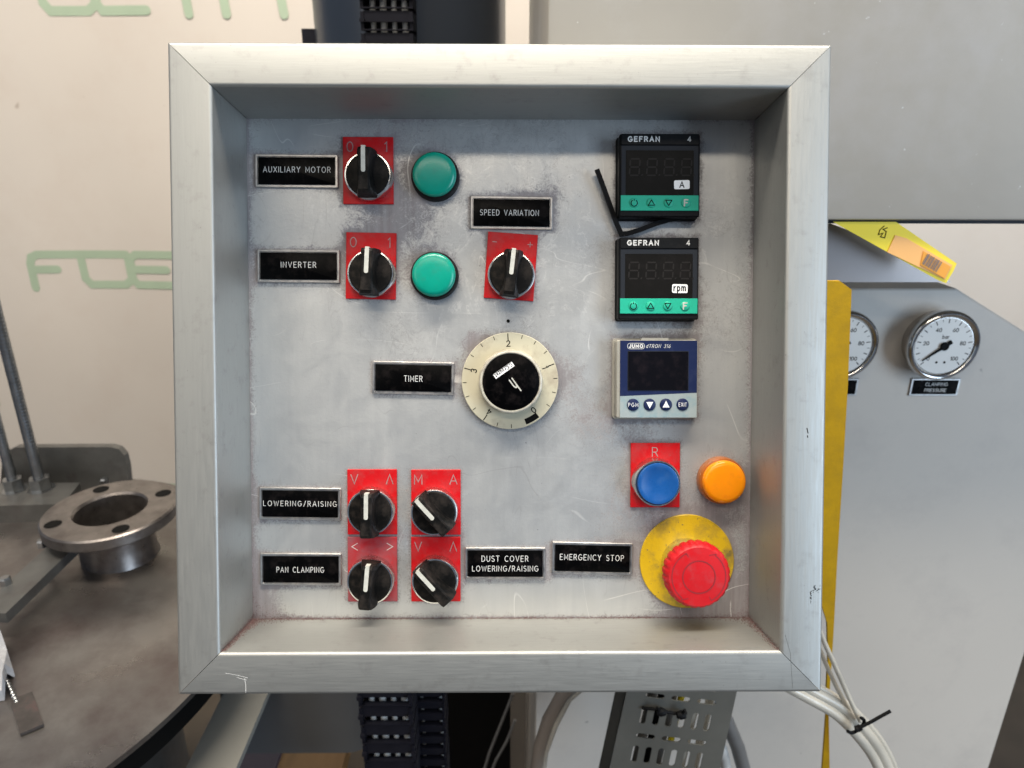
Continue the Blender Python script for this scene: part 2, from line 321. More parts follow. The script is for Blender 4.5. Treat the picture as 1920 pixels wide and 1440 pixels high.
# ------------------------------------------------------------------ single-stroke engraver's lettering
def arc(cx, cy, rx, ry, a0, a1, n=10):
    return [(cx + rx * math.cos(R(a0 + (a1 - a0) * i / n)), cy + ry * math.sin(R(a0 + (a1 - a0) * i / n))) for i in range(n + 1)]
G = {
 'A': (.78, [[(0, 0), (.39, 1), (.78, 0)], [(.14, .34), (.64, .34)]]),
 'B': (.6, [[(0, 0), (0, 1), (.35, 1)] + arc(.35, .76, .22, .24, 80, -90)[1:] + [(0, .52)], [(0, .52), (.35, .52)] + arc(.36, .26, .24, .26, 85, -90)[1:] + [(0, 0)]]),
 'C': (.74, [arc(.42, .5, .42, .5, 52, 308, 18)]),
 'D': (.7, [[(0, 0), (0, 1), (.25, 1)] + arc(.25, .5, .45, .5, 85, -90, 12)[1:] + [(0, 0)]]),
 'E': (.56, [[(.56, 1), (0, 1), (0, 0), (.56, 0)], [(0, .52), (.48, .52)]]),
 'F': (.56, [[(.56, 1), (0, 1), (0, 0)], [(0, .52), (.46, .52)]]),
 'G': (.8, [arc(.42, .5, .42, .5, 50, 345, 18) + [(.82, .45), (.5, .45)]]),
 'H': (.68, [[(0, 0), (0, 1)], [(.68, 0), (.68, 1)], [(0, .5), (.68, .5)]]),
 'I': (.0, [[(0, 0), (0, 1)]]),
 'J': (.45, [[(.45, 1), (.45, .25)] + arc(.22, .25, .23, .25, 0, -170, 8)[1:]]),
 'L': (.52, [[(0, 1), (0, 0), (.52, 0)]]),
 'M': (.8, [[(0, 0), (0, 1), (.4, .25), (.8, 1), (.8, 0)]]),
 'N': (.68, [[(0, 0), (0, 1), (.68, 0), (.68, 1)]]),
 'O': (.84, [arc(.42, .5, .42, .5, 90, 450, 24)]),
 'P': (.58, [[(0, 0), (0, 1), (.32, 1)] + arc(.32, .73, .26, .27, 80, -90)[1:] + [(0, .46)]]),
 'R': (.62, [[(0, 0), (0, 1), (.32, 1)] + arc(.32, .74, .26, .26, 80, -90)[1:] + [(0, .48)], [(.32, .48), (.62, 0)]]),
 'S': (.6, [arc(.3, .75, .27, .25, 35, 270, 10) + arc(.3, .25, .29, .25, 85, -145, 10)]),
 'T': (.66, [[(0, 1), (.66, 1)], [(.33, 1), (.33, 0)]]),
 'U': (.66, [[(0, 1), (0, .33)] + arc(.33, .33, .33, .33, 180, 360, 10)[1:] + [(.66, 1)]]),
 'V': (.74, [[(0, 1), (.37, 0), (.74, 1)]]),
 'W': (1.05, [[(0, 1), (.26, 0), (.525, .9), (.79, 0), (1.05, 1)]]),
 'X': (.7, [[(0, 0), (.7, 1)], [(0, 1), (.7, 0)]]),
 'Y': (.7, [[(0, 1), (.35, .48), (.7, 1)], [(.35, .48), (.35, 0)]]),
 'Z': (.62, [[(0, 1), (.62, 1), (0, 0), (.62, 0)]]),
 '0': (.62, [arc(.31, .5, .31, .5, 90, 450, 22)]),
 '1': (.2, [[(0, .8), (.2, 1), (.2, 0)]]),
 '2': (.58, [arc(.29, .72, .28, .28, 165, -35, 10) + [(0, 0), (.6, 0)]]),
 '3': (.56, [arc(.27, .76, .25, .24, 150, -85, 10) + arc(.27, .27, .29, .27, 80, -150, 10)]),
 '4': (.62, [[(.46, 0), (.46, 1), (0, .28), (.64, .28)]]),
 '6': (.6, [[(.42, 1)] + arc(.3, .3, .29, .3, 150, -210, 20)]),
 '8': (.6, [arc(.3, .76, .24, .24, 270, 630, 18), arc(.3, .26, .29, .26, 90, 450, 18)]),
 '/': (.45, [[(0, -.05), (.45, 1.05)]]), '-': (.5, [[(0, .5), (.5, .5)]]), '+': (.6, [[(0, .45), (.6, .45)], [(.3, .75), (.3, .15)]]),
 '<': (.75, [[(.75, .95), (0, .5), (.75, .05)]]), '>': (.75, [[(0, .95), (.75, .5), (0, .05)]]), '^': (.72, [[(0, 0), (.36, 1), (.72, 0)]]),
 ' ': (.42, []),
 'a': (.48, [arc(.24, .33, .24, .33, 0, 360, 14), [(.48, .66), (.48, 0)]]),
 'b': (.5, [[(0, 1), (0, 0)], arc(.25, .33, .25, .33, 180, 540, 14)]),
 'd': (.52, [[(.52, 1), (.52, 0)], arc(.26, .33, .26, .33, 0, 360, 14)]),
 'e': (.5, [[(.02, .35), (.5, .35)] + arc(.25, .33, .25, .33, 5, 320, 14)[1:]]),
 'h': (.5, [[(0, 1), (0, 0)], [(0, .4)] + arc(.25, .4, .25, .26, 170, 0, 8) + [(.5, 0)]]),
 'm': (.8, [[(0, .66), (0, 0)], [(0, .4)] + arc(.2, .44, .2, .22, 170, 0, 6) + [(.4, 0)], [(.4, .4)] + arc(.6, .44, .2, .22, 170, 0, 6) + [(.8, 0)]]),
 'o': (.52, [arc(.26, .33, .26, .33, 90, 450, 16)]),
 'p': (.5, [[(0, .66), (0, -.32)], arc(.25, .33, .25, .33, 180, 540, 14)]),
 'r': (.32, [[(0, .66), (0, 0)], [(0, .36), (.1, .58), (.32, .66)]]),
 't': (.32, [[(.14, .95), (.14, .1), (.32, 0)], [(0, .66), (.32, .66)]]),
 'u': (.48, [[(0, .66), (0, .24)] + arc(.24, .24, .24, .24, 180, 360, 8)[1:], [(.48, .66), (.48, 0)]]),
 'z': (.46, [[(0, .66), (.46, .66), (0, 0), (.46, 0)]]),
}
def ribbon(mb, pts, wid, lift, put):
    """one flat pen stroke with round ends; put(u, v, lift) gives the 3D point"""
    P = [Vector(p) for p in pts]; Q = [P[0]]
    for p in P[1:]:
        if (p - Q[-1]).length > 1e-6: Q.append(p)
    P = Q; n = len(P)
    if n < 2: return
    closed = (P[0] - P[-1]).length < 1e-4 * max(1, wid) and n > 3
    L_, R_ = [], []
    for i in range(n):
        if closed and i in (0, n - 1): a = (P[1] - P[0]).normalized(); b = (P[-1] - P[-2]).normalized()
        else:
            a = (P[min(i + 1, n - 1)] - P[min(i, n - 2)]).normalized(); b = (P[max(i, 1)] - P[max(i - 1, 0)]).normalized()
        t = a + b
        t = t.normalized() if t.length > 1e-6 else a
        nrm = Vector((-t.y, t.x)); k = wid / 2 / max(.5, abs(nrm.dot(Vector((-a.y, a.x)))))
        L_.append(P[i] + nrm * k); R_.append(P[i] - nrm * k)
    k0 = len(mb.v)
    for l, r in zip(L_, R_): mb.v.append(tuple(put(l.x, l.y, lift))); mb.v.append(tuple(put(r.x, r.y, lift)))
    for i in range(n - 1): mb.f.append((k0 + 2*i, k0 + 2*i + 1, k0 + 2*i + 3, k0 + 2*i + 2))
    if not closed:
        for end, o in ((0, P[0] - P[1]), (n - 1, P[-1] - P[-2])):
            base = math.atan2(o.y, o.x); c = P[end]; ring = []
            for i in range(1, 5):
                t = base - math.pi / 2 + math.pi * i / 5
                ring.append(len(mb.v)); mb.v.append(tuple(put(c.x + math.cos(t) * wid / 2, c.y + math.sin(t) * wid / 2, lift)))
            li, ri = k0 + 2 * end, k0 + 2 * end + 1
            mb.f.append((ri, *ring, li) if end else (li, *ring, ri))
def string(mb, s, put, cx, cz, cap, width=None, pen=.12, rot=0, gap=.26, align='c', slant=0.0, lift0=0):
    """pen strokes of the string s, centred on (cx, cz); width squeezes it to a measured length"""
    sx = 1.0
    if width:                                       # letters keep their width, the spaces between them take up the rest
        body = sum(G[ch][0] for ch in s); n_ = max(1, len(s) - 1)
        sx = .86; gap = (width / cap / sx - body) / n_
        if gap < .42: gap = .42; sx = width / cap / (body + gap * n_)
        if gap > .5: gap = .5; sx = width / cap / (body + gap * n_)
    xs, x = [], 0
    for ch in s:
        xs.append(x); x += G[ch][0] + gap
    tot = x - gap
    c, sn = math.cos(rot), math.sin(rot); k = 0
    for ch, x0 in zip(s, xs):
        for st in G[ch][1]:
            pts = []
            for (u, v) in st:
                a = ((x0 + u - tot / 2) * sx) * cap + slant * (v - .5) * cap; b_ = (v - .5) * cap
                pts.append((cx + a * c - b_ * sn, cz + a * sn + b_ * c))
            ribbon(mb, pts, pen * cap, lift0 + k * 6e-6, put); k += 1
def face_put(h): return lambda u, v, l: (u, -(h + l), v)
def flat(mb, pts, h): return mb.add([(x, -h, z) for x, z in pts], [tuple(range(len(pts)))])

# ------------------------------------------------------------------ object helpers
def tag(o, label, cat, group=None):
    o['label'] = label; o['category'] = cat
    if group: o['group'] = group
    return o
def empty(name, label, cat, loc=(0, 0, 0), group=None):
    o = bpy.data.objects.new(name, None); COL.objects.link(o); o.location = loc; o.empty_display_size = .05
    return tag(o, label, cat, group)

# ================================================================== CONTROL PANEL
HW, HH, D, BW, RI, RO = .1565, .15552, .05117, .02165, .0021, .0020
panel = empty('control_panel', 'square wall-leaning control panel in a deep mitred aluminium frame with switches, lamps and displays', 'control panel', PC)
panel.rotation_euler = (-TILT, 0, 0)

# ---- what sits where, in photo pixels (used for the positions and for the grime that gathers round each fitting)
NAMES = [  # centre px, py, rotation deg (clockwise +), lines (text, width px, cap px, dx px, dy px), label
 (555.9, 320.3, .3, [('AUXILIARY MOTOR', 124.5, 10.0, .5, -2.5)], 'black nameplate reading AUXILIARY MOTOR, beside the uppermost switch'),
 (559.5, 498.8, .4, [('INVERTER', 65, 10.0, 0, -2.5)], 'black nameplate reading INVERTER, beside the second switch down'),
 (959.2, 398.7, .6, [('SPEED VARIATION', 109, 10.0, -4, 0)], 'black nameplate reading SPEED VARIATION'),
 (774.7, 709.0, 1.2, [('TIMER', 34, 10.5, 0, 1)], 'black nameplate reading TIMER, left of the cream dial'),
 (562.4, 945.0, .8, [('LOWERING/RAISING', 138, 9.5, 0, -.5)], 'black nameplate reading LOWERING/RAISING on one line'),
 (563.8, 1068.0, .4, [('PAN CLAMPING', 89, 10.0, -1, .5)], 'black nameplate reading PAN CLAMPING'),
 (947.3, 1057.0, .2, [('DUST COVER', 88, 10.5, -.5, -9.5), ('LOWERING/RAISING', 125, 10.0, 0, 9.5)], 'black nameplate reading DUST COVER LOWERING/RAISING on two lines'),
 (1110.8, 1047.5, 1.4, [('EMERGENCY STOP', 121, 10.5, -1, -2)], 'black nameplate reading EMERGENCY STOP'),
]
SWITCH = [  # plate centre, plate rot(cw), bezel centre(front), knob rot cw, legend left, right, material, label, plate w, h (px)
 (690.2, 319.7, 0, 689.0, 327.5, 0, '0', '1', 'red', 'black selector switch on a red 0 1 plate beside the AUXILIARY MOTOR nameplate'),
 (695.6, 498.6, 1, 694.3, 511.6, 3, '0', '1', 'red', 'black selector switch on a red 0 1 plate beside the INVERTER nameplate'),
 (957.7, 499.6, 4.0, 958.6, 514.2, 6.5, '-', '+', 'red', 'black selector switch on the tilted red plate marked minus and plus'),
 (697.9, 941.3, 0, 693.8, 960.5, 1, 'V', '^', 'red', 'black selector switch beside the LOWERING/RAISING nameplate, handle upright'),
 (817.4, 941.9, 0, 813.3, 961.5, -42, 'M', 'A', 'red', 'black selector switch turned left on the red plate marked M A'),
 (698.4, 1067.5, 0, 693.3, 1091.5, 5, '<', '>', 'reddusty', 'black selector switch on the dusty red plate beside the PAN CLAMPING nameplate'),
 (817.2, 1067.4, 0, 814.9, 1090.5, -42, 'V', '^', 'red', 'black selector switch turned left beside the DUST COVER nameplate'),
]
CIRC = [(814.6, 328.2, .015), (813.3, 515.5, .015), (1357.3, 903.3, .015), (1287.9, 1052.6, .030), (956.3, 714.2, .030)]
RECT = [on_p(n[0], n[1]) + (.0257, .0103) for n in NAMES] + [on_p(s[0], s[1]) + (.0155, .0203) for s in SWITCH] + \
       [on_p(1228, 891) + (.0155, .0203), on_p(1234, 332) + (.026, .027), on_p(1230, 522) + (.026, .026), on_p(1227, 708) + (.027, .026)]
CR = [on_p(a, b) + (r,) for a, b, r in CIRC]

def face_plate():
    n = 210; vs, fs = [], []
    for j in range(n + 1):
        for i in range(n + 1):
            vs.append((-HW + 2 * HW * i / n, 0, -HH + 2 * HH * j / n))
    for j in range(n):
        for i in range(n):
            a = j * (n + 1) + i; fs.append((a, a + 1, a + n + 2, a + n + 1))
    me = bpy.data.meshes.new('face_plate'); me.from_pydata(vs, [], fs)
    g = me.attributes.new('grime', 'FLOAT', 'POINT'); w = me.attributes.new('wiped', 'FLOAT', 'POINT')
    blobs = [on_p(*p) + (s_, a) for p, s_, a in (((770, 400), .018, .5), ((470, 1150), .012, 1.3), ((1385, 1140), .012, 1.1), ((1060, 700), .010, .5), ((700, 430), .016, .35),
             ((1020, 360), .02, .3), ((1160, 800), .02, .35), ((1340, 980), .016, .5), ((1180, 960), .02, .35), ((890, 640), .006, .7), ((1090, 780), .01, .3), ((750, 230), .02, .35), ((1330, 600), .02, .25), ((1300, 1145), .016, .6))]
    wblobs = [on_p(*p) + (s_, a) for p, s_, a in (((850, 440), .04, 1.0), ((1000, 600), .045, .8), ((1360, 480), .03, .9), ((600, 400), .03, .4), ((1080, 350), .04, .5))]
    gv, wv = [], []
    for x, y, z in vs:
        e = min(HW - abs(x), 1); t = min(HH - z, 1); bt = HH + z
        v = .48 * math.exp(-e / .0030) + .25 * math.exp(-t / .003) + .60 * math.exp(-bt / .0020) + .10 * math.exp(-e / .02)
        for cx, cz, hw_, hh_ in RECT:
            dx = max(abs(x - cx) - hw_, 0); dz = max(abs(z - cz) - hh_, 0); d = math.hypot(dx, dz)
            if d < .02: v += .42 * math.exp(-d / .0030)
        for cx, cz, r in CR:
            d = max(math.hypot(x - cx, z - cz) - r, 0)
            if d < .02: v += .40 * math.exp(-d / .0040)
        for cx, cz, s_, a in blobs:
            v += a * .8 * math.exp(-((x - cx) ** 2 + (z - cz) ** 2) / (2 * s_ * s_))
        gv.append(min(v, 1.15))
        q = .08
        for cx, cz, s_, a in wblobs: q += a * math.exp(-((x - cx) ** 2 + (z - cz) ** 2) / (2 * s_ * s_))
        wv.append(min(q, 1))
    g.data.foreach_set('value', gv); w.data.foreach_set('value', wv)
    me.materials.append(panel_material())
    o = bpy.data.objects.new('face_plate', me); COL.objects.link(o); o.parent = panel
    return o
face_plate()
h_x, h_z = on_p(952.9, 602)
lathe([(.0011, .00012)], 14, h_x, h_z, cap0=False).build('screw_hole', MT['blackplain'], panel)

def rail(side):
    prof = [(0, .0)]
    for i in range(7):
        t = R(90 * i / 6); prof.append((RI - RI * math.cos(t), D - RI + RI * math.sin(t)))
    for i in range(6):
        t = R(90 * i / 5); prof.append((RI + BW - RO + RO * math.sin(t), D - RO + RO * math.cos(t)))
    prof += [(RI + BW, -.045), (RI + BW - .003, -.045), (RI + BW - .003, -.002), (0, -.002)]
    gp = .00020; rings = []
    for end in (-1, 1):
        ring = []
        for o_, h in prof:
            if side in 'tb': s_ = 1 if side == 't' else -1; ring.append((end * (HW + o_ - gp), -h, s_ * (HH + o_)))
            else: s_ = 1 if side == 'r' else -1; ring.append((s_ * (HW + o_), -h, end * (HH + o_ - gp)))
        rings.append(ring)
    MB().loft(rings).build('rail', MT['rail_h' if side in 'tb' else 'rail_v'], panel, 35,
        label={'t': 'upper rail of the frame, lit pale cream', 'b': 'lower rail of the frame, scratched near its left end', 'l': 'left upright of the frame', 'r': 'right upright of the frame'}[side])
for s_ in 'tblr': rail(s_)
MB().box((-HW - .018, .004, -HH - .018), (HW + .018, .10, HH + .018)).build('rear_case', MT['case'], panel)
MB().box((-.03, .1002, -.03), (.03, .34, .03)).build('support_arm', MT['case'], panel)
# scratches on the rails
mb = MB()
def scratch(pts, w_, h=D + .00006):
    P = [on_p(a, b, D) for a, b in pts]; ribbon(mb, P, w_, 0, face_put(h))
scratch([(423, 1262), (445, 1266), (465, 1271)], .00022); scratch([(444, 1270), (462, 1275)], .00022, D + .0001); scratch([(459, 1272), (461, 1285), (461, 1298)], .0003, D + .00014)
mb.build('scratch', MT['white'], panel, 0, label='pale scratch near the left end of the lower rail')
_r = random.Random(3)
def smear(cx, cy, n, sx, sy, ang):
    out = []
    for _ in range(n):
        x, y = cx + _r.gauss(0, sx), cy + _r.gauss(0, sy); a = R(ang + _r.gauss(0, 18)); l_ = _r.uniform(1, 4)
        out.append(([(x, y), (x + l_ * math.cos(a), y + l_ * math.sin(a))], _r.uniform(.00012, .0003)))
    return out
for n_, grp in enumerate((smear(1529, 1105, 22, 4, 3, 0) + smear(1520, 1117, 12, 1, 8, 85), [([(1513, 803), (1515, 812)], .0005)], [([(1514, 817), (1514.5, 820)], .0005)], [([(1472, 1190), (1482, 1225), (1486, 1290)], .00011)])):
    mb = MB()
    for k, (q, w_) in enumerate(grp): ribbon(mb, [on_p(a, b, D) for a, b in q], w_, 0, face_put(D + .00005 + k * .000004))
    o = mb.build('scuff', MT['blackplain'], panel, 0)
    if n_ == 0: o['kind'] = 'stuff'

# ---- reddish dust gathered in the lower seam and corners
def dust():
    rd = random.Random(11); mb = MB()
    def grain(x, h, z, s_):
        a = rd.uniform(0, 6.28); p = [(x + s_ * math.cos(a + k * 2.09) * rd.uniform(.6, 1.2), -h + s_ * .5 * math.sin(a + k * 2.09), z + s_ * math.sin(a + k * 2.09) * .8) for k in range(3)]
        k0 = len(mb.v); mb.v += p + [(x, -h - s_ * .5, z + s_ * .6)]
        mb.f += [(k0, k0+1, k0+3), (k0+1, k0+2, k0+3), (k0+2, k0, k0+3), (k0, k0+2, k0+1)]
    for _ in range(11000):
        x = rd.uniform(-HW, HW); dl, dr = x + HW, HW - x
        dense = .22 + 1.0 * math.exp(-dl / .035) + .8 * math.exp(-dr / .03) + .35 * max(0, math.sin(x * 70 + 1)) * max(0, math.sin(x * 31))
        if rd.random() > dense: continue
        sp = .0007 + .0050 * math.exp(-dl / .012) + .0035 * math.exp(-dr / .012)
        if rd.random() < .55: grain(x, rd.expovariate(1 / sp), -HH + .0001, rd.uniform(.00012, .0004))
        else: grain(x, .0001, -HH + min(rd.expovariate(1 / (sp * .8)), .02), rd.uniform(.0001, .00034))
    for sd in (-1, 1):
        for _ in range(2600 if sd < 0 else 1500):                # along the lower mitres
            h = rd.uniform(0, D * .97) if rd.random() < .6 else rd.expovariate(1 / .012)
            if h > D: continue
            if rd.random() < .6: grain(sd * (HW - abs(rd.gauss(0, .0012 + .0018 * (1 - h / D)))), h, -HH + .0001, rd.uniform(.00012, .00036))
            else: grain(sd * (HW - .0001), h, -HH + abs(rd.gauss(0, .0012)), rd.uniform(.00008, .0002))
        for _ in range(900):                                   # up the side seams
            z = -HH + min(rd.expovariate(1 / .05), 2 * HH); grain(sd * (HW - rd.expovariate(1 / .0009)), .0001, z, rd.uniform(.00007, .0002))
    o = mb.build('dust', MT['dust'], panel, 0); o['kind'] = 'stuff'; o['label'] = 'reddish brown dust along the lower seam and corners of the recess'
dust()

# ---- nameplates
for px, py, rot, lines, lab in NAMES:
    cx, cz = on_p(px, py, .0018); r = -R(rot)
    mb = MB(); outer = lambda i, h: [(x, -h, z) for x, z in turn(rrect(.0508 - 2*i, .0203 - 2*i, max(.0008 - i * .5, .0001), 3), r, 0, 0)]
    mb.loft([outer(0, 0), outer(0, .0012), outer(.0004, .0018), outer(.0014, .0018), outer(.0017, .0011)], True, False, True)
    o = mb.build('nameplate', MT['plateframe'], panel, 25, (cx, 0, cz), label=lab)
    block(.0470, .0165, .0002, [(0, .0010), (0, .00150), (.0001, .00155)], r).build('insert', MT['blackgloss'], o)
    mb = MB()
    for k, (t, w, cap, dx, dy) in enumerate(lines):
        ca, sa = math.cos(r), math.sin(r); u, v = dx / 3030, -dy / 3030
        string(mb, t, face_put(.00158), u * ca - v * sa, u * sa + v * ca, cap / 3030, w / 3030, .105, r, lift0=k * 2e-4 * 0 + k * 1e-7)
    mb.build('lettering', MT['white'], o, 0)

# ---- selector switches
def knob_mesh():
    mb = MB(); n = 14; rings = []
    for i in range(n + 1):
        t = -1 + 2 * i / n
        v = .0139 * t
        wt = .0034; wb = .0041 + .0026 * t * t
        if abs(t) > .86: wb *= .86; wt *= .93
        top = .0215 if abs(t) < .9 else .0204
        vt = v * (.965 if abs(t) < .99 else .955)
        prof = [(-wb, .0085, v), (-wb * .93, .0125, v), (-wt - (wb - wt) * .25, .0182, v * .985), (-wt, top - .0007, vt), (-wt + .0007, top, vt),
                (wt - .0007, top, vt), (wt, top - .0007, vt), (wt + (wb - wt) * .25, .0182, v * .985), (wb * .93, .0125, v), (wb, .0085, v)]
        rings.append([(x, -h, z) for x, h, z in prof])
    mb.loft(rings, True)
    mb.loft([[(x, -h, z) for x, z in circ(56, r_)] for r_, h in ((.0128, .005), (.0130, .0083), (.0126, .0090), (.0110, .0091))], True, False, True)
    return mb
for (px, py, prot, bx, by, krot, la, lb, pm, lab) in SWITCH:
    cx, cz = on_p(bx, by, .0085); qx, qz = on_p(px, py, .0012)
    o = lathe([(.0147, .0015), (.0147, .0030), (.0144, .0052), (.0143, .0074), (.0139, .0082), (.0132, .0083), (.0129, .0070)], 72).build('selector_switch', MT['chrome'], panel, 30, (cx, 0, cz), label=lab)
    pr = -R(prot); dx, dz = qx - cx, qz - cz
    block(.0309, .0409, .0003, [(0, .0001), (0, .0011), (.00025, .0014)], pr, dx, dz).build('legend_plate', MT[pm], o)
    mb = MB(); ca, sa = math.cos(pr), math.sin(pr)
    for ch, sgn in ((la, -1), (lb, 1)):
        u, v = sgn * .0110, .0144
        string(mb, ch, face_put(.00145), dx + u * ca - v * sa, dz + u * sa + v * ca, .0058 if ch not in '-+<>' else .0048, None, .10, pr)
    mb.build('legend', MT['engravelight' if pm == 'reddusty' else 'engrave'], o, 0)
    k = knob_mesh().build('knob', MT['black'], o, 28); k.rotation_euler = (0, R(krot), 0)
    mb = MB(); mb.add([], [])
    pts = rrect(.0025, .0150, .0011, 5)
    mb.loft([[(x, -h, z + .0058) for x, z in pts] for h in (.0210, .02172)], True, False, True)
    mb.box((-.00125, -.0214, .0130), (.00125, -.0165, .01385))
    m_ = mb.build('pointer', MT['whitebright'], o, 30); m_.rotation_euler = (0, R(krot), 0)

# ---- pilot lights
for px, py, lens, rim, lab in ((814.6, 327.0, 'green', 'black', 'green pilot light, the upper of the two'), (813.3, 515.2, 'green', 'black', 'green pilot light, the lower of the two'),
                     (1357.5, 903.5, 'orange', 'amberrim', 'amber pilot light right of the blue button')):
    cx, cz = on_p(px, py, .0085)
    o = lathe([(.0147, 0), (.0147, .0030), (.0146, .0052), (.0141, .0066), (.0132, .0070)], 72).build('pilot_light', MT[rim], panel, 30, (cx, 0, cz), label=lab)
    lathe([(.0132, .007), (.0132, .0090), (.0129, .0101), (.0121, .0109), (.0102, .0114), (.006, .0117), (.002, .0118)], 72).build('lens', MT[lens], o, 40)

# ---- blue reset button
cx, cz = on_p(1231.8, 905.5, .008); qx, qz = on_p(1228.6, 891.1, .0012)
o = lathe([(.0148, .0015), (.0148, .0035), (.0144, .0065), (.0143, .0095), (.0139, .0104), (.0133, .0104), (.0128, .0088)], 72).build('push_button', MT['chrome'], panel, 30, (cx, 0, cz), label='blue push button on a red plate marked R')
block(.0309, .0405, .0003, [(0, .0001), (0, .0011), (.00025, .0014)], 0, qx - cx, qz - cz).build('legend_plate', MT['red'], o)
mb = MB(); string(mb, 'R', face_put(.00145), qx - cx - .0003, qz - cz + .0147, .0055, None, .10); mb.build('legend', MT['engrave'], o, 0)
lathe([(.0127, .008), (.0127, .0116), (.0123, .0123), (.0114, .0124), (.0100, .0121), (.0075, .0115), (.004, .0111), (.001, .0110)], 72).build('button_cap', MT['blue'], o, 45)

# ---- emergency stop
cx, cz = on_p(1287.9, 1052.6, .001)
o = lathe([(.0297, 0), (.0297, .0010), (.0294, .0013)], 96).build('emergency_stop', MT['yellow'], panel, 30, (cx, 0, cz), label='red mushroom emergency stop on a dirty yellow disc')
ax, az = on_p(1311.0, 1082.5, .0325); ax -= cx; az -= cz
lathe([(.0152, .0012), (.0152, .006), (.0142, .0095), (.0150, .0105), (.0150, .0125), (.0135, .0135), (.0120, .0135)], 72, ax, az).build('collar', MT['chrome'], o)
mb = MB(); n = 144; rings = []
for r_, h, kn in ((.0120, .0135, 0), (.0128, .0180, 0), (.0185, .0205, 1), (.0197, .0225, 1), (.0198, .0270, 1), (.0193, .0292, .8), (.0183, .0308, .2), (.0174, .0316, 0), (.0165, .0317, 0), (.0100, .0322, 0), (.0097, .0322, 0), (.0095, .0319, 0), (.0092, .0322, 0), (.004, .0325, 0)):
    rings.append([(ax + math.cos(2*math.pi*i/n) * (r_ - kn * (.0007 if i % 6 < 2 else 0)), -h, az + math.sin(2*math.pi*i/n) * (r_ - kn * (.0007 if i % 6 < 2 else 0))) for i in range(n)])
mb.loft(rings, True, False, True)
mb.build('mushroom_cap', MT['redcap'], o, 35)
mb = MB(); fp = face_put(.03225)
for a0, a1 in ((118, 232), (-62, 52)):
    for rr, ex in ((.0158, 0), (.0127, -4)):
        ribbon(mb, [(ax + rr * math.cos(R(a)), az + rr * math.sin(R(a))) for a in [a0 + ex*0 + (a1 - a0) * i / 24 for i in range(25)]], .0006, -.0004, fp)
    P = lambda r_, a: (ax + r_ * math.cos(R(a)), az + r_ * math.sin(R(a)))
    ribbon(mb, [P(.0158, a1), P(.0168, a1 + 1), P(.0143, a1 + 12), P(.0117, a1 + 1), P(.0127, a1)], .00045, -.00035, fp)
    ribbon(mb, [P(.0158, a0), P(.0127, a0)], .00045, -.0003, fp)
ribbon(mb, [(ax + .0096 * math.cos(R(a * 10)), az + .0096 * math.sin(R(a * 10))) for a in range(37)], .0006, .0001, fp)
mb.build('arrow_marks', MT['redgroove'], o, 0)

# ---- timer
cx, cz = on_p(956.3, 714.2, .004)
o = lathe([(.0285, .0018), (.0299, .0036), (.0299, .0042), (.0296, .0045)], 120).build('timer_dial', MT['cream'], panel, 30, (cx, 0, cz), label='round cream timer dial numbered 0 to 4 with a black centre')
mb = MB(); fp = face_put(.00455)
def pol(r_, a): return (r_ * math.sin(R(a)), r_ * math.cos(R(a)))
for k in range(1, 19):
    a = 140.5 - 17.9 * k; big = k % 4 == 0
    ribbon(mb, [pol(.0254 if big else .0270, a), pol(.0291, a)], .0006 if big else .00042, 0, fp)
    if big: x, z = pol(.0232 if k != 8 else .0231, a); string(mb, str(k // 4), face_put(.00456), x, z, .0034, None, .18, -R(a))
x, z = pol(.0232, 141); string(mb, '0', face_put(.00456), x, z, .0034, None, .18, -R(141))
ring_o = [pol(.0288, 141 + 18.5 * i / 8) for i in range(9)]; ring_i = [pol(.0252, 141 + 18.5 * i / 8) for i in range(9)]
for i in range(8): mb.add([(ring_o[i][0], -.00456, ring_o[i][1]), (ring_o[i+1][0], -.00456, ring_o[i+1][1]), (ring_i[i+1][0], -.00456, ring_i[i+1][1]), (ring_i[i][0], -.00456, ring_i[i][1])], [(0, 1, 2, 3)])
mb.build('scale_marks', MT['blackplain'], o, 0)
kx, kz = on_p(958.0, 716.0, .014); kx -= cx; kz -= cz
mb = MB(); n = 96; rings = []
for r_, h, w_ in ((.0198, .0045, 1), (.0193, .009, 1), (.0190, .0135, 1), (.0187, .0145, .6), (.0182, .0148, .3), (.0176, .0148, 0), (.0174, .0142, 0)):
    rings.append([(kx + math.cos(2*math.pi*i/n) * (r_ + w_ * .00015 * math.sin(i * 2 * math.pi / 6)), -h, kz + math.sin(2*math.pi*i/n) * (r_ + w_ * .00015 * math.sin(i * 2 * math.pi / 6))) for i in range(n)])
mb.loft(rings, True, False, True).build('knob_ring', MT['creamring'], o, 35)
lathe([(.0172, .0140), (.0172, .01445), (.0169, .0146)], 96, kx, kz).build('knob_disc', MT['blackgloss'], o)
# printed sticker: boxed maker's word, upside down as in the photograph
rot = R(215); ca, sa = math.cos(rot), math.sin(rot)
sx_, sz_ = on_p(944.6, 694.2, .0146); sx_ -= cx; sz_ -= cz
mb = MB(); flat(mb, turn([(-.0069, -.0016), (.0069, -.0016), (.0069, .0016), (-.0069, .0016)], rot, sx_, sz_), .01466)
mb.build('maker_label', MT['sticker'], o, 0)
mb = MB()
u = .0014; string(mb, 'Crouzet', face_put(.01469), sx_ + u * ca + .00002 * sa, sz_ + u * sa, .0023, .0092, .16, rot)
u = -.0052; string(mb, 'C', face_put(.01470), sx_ + u * ca, sz_ + u * sa, .0019, None, .2, rot)
for (a, b) in (((-.0036, -.0016), (-.0036, .0016)), ((-.0067, -.0014), (.0067, -.0014))):
    ribbon(mb, turn([a, b], rot, sx_, sz_), .0002, .00002, face_put(.01470))
mb.build('maker_lettering', MT['blackplain'], o, 0)
hx, hz = on_p(965.8, 722.5, .0146)
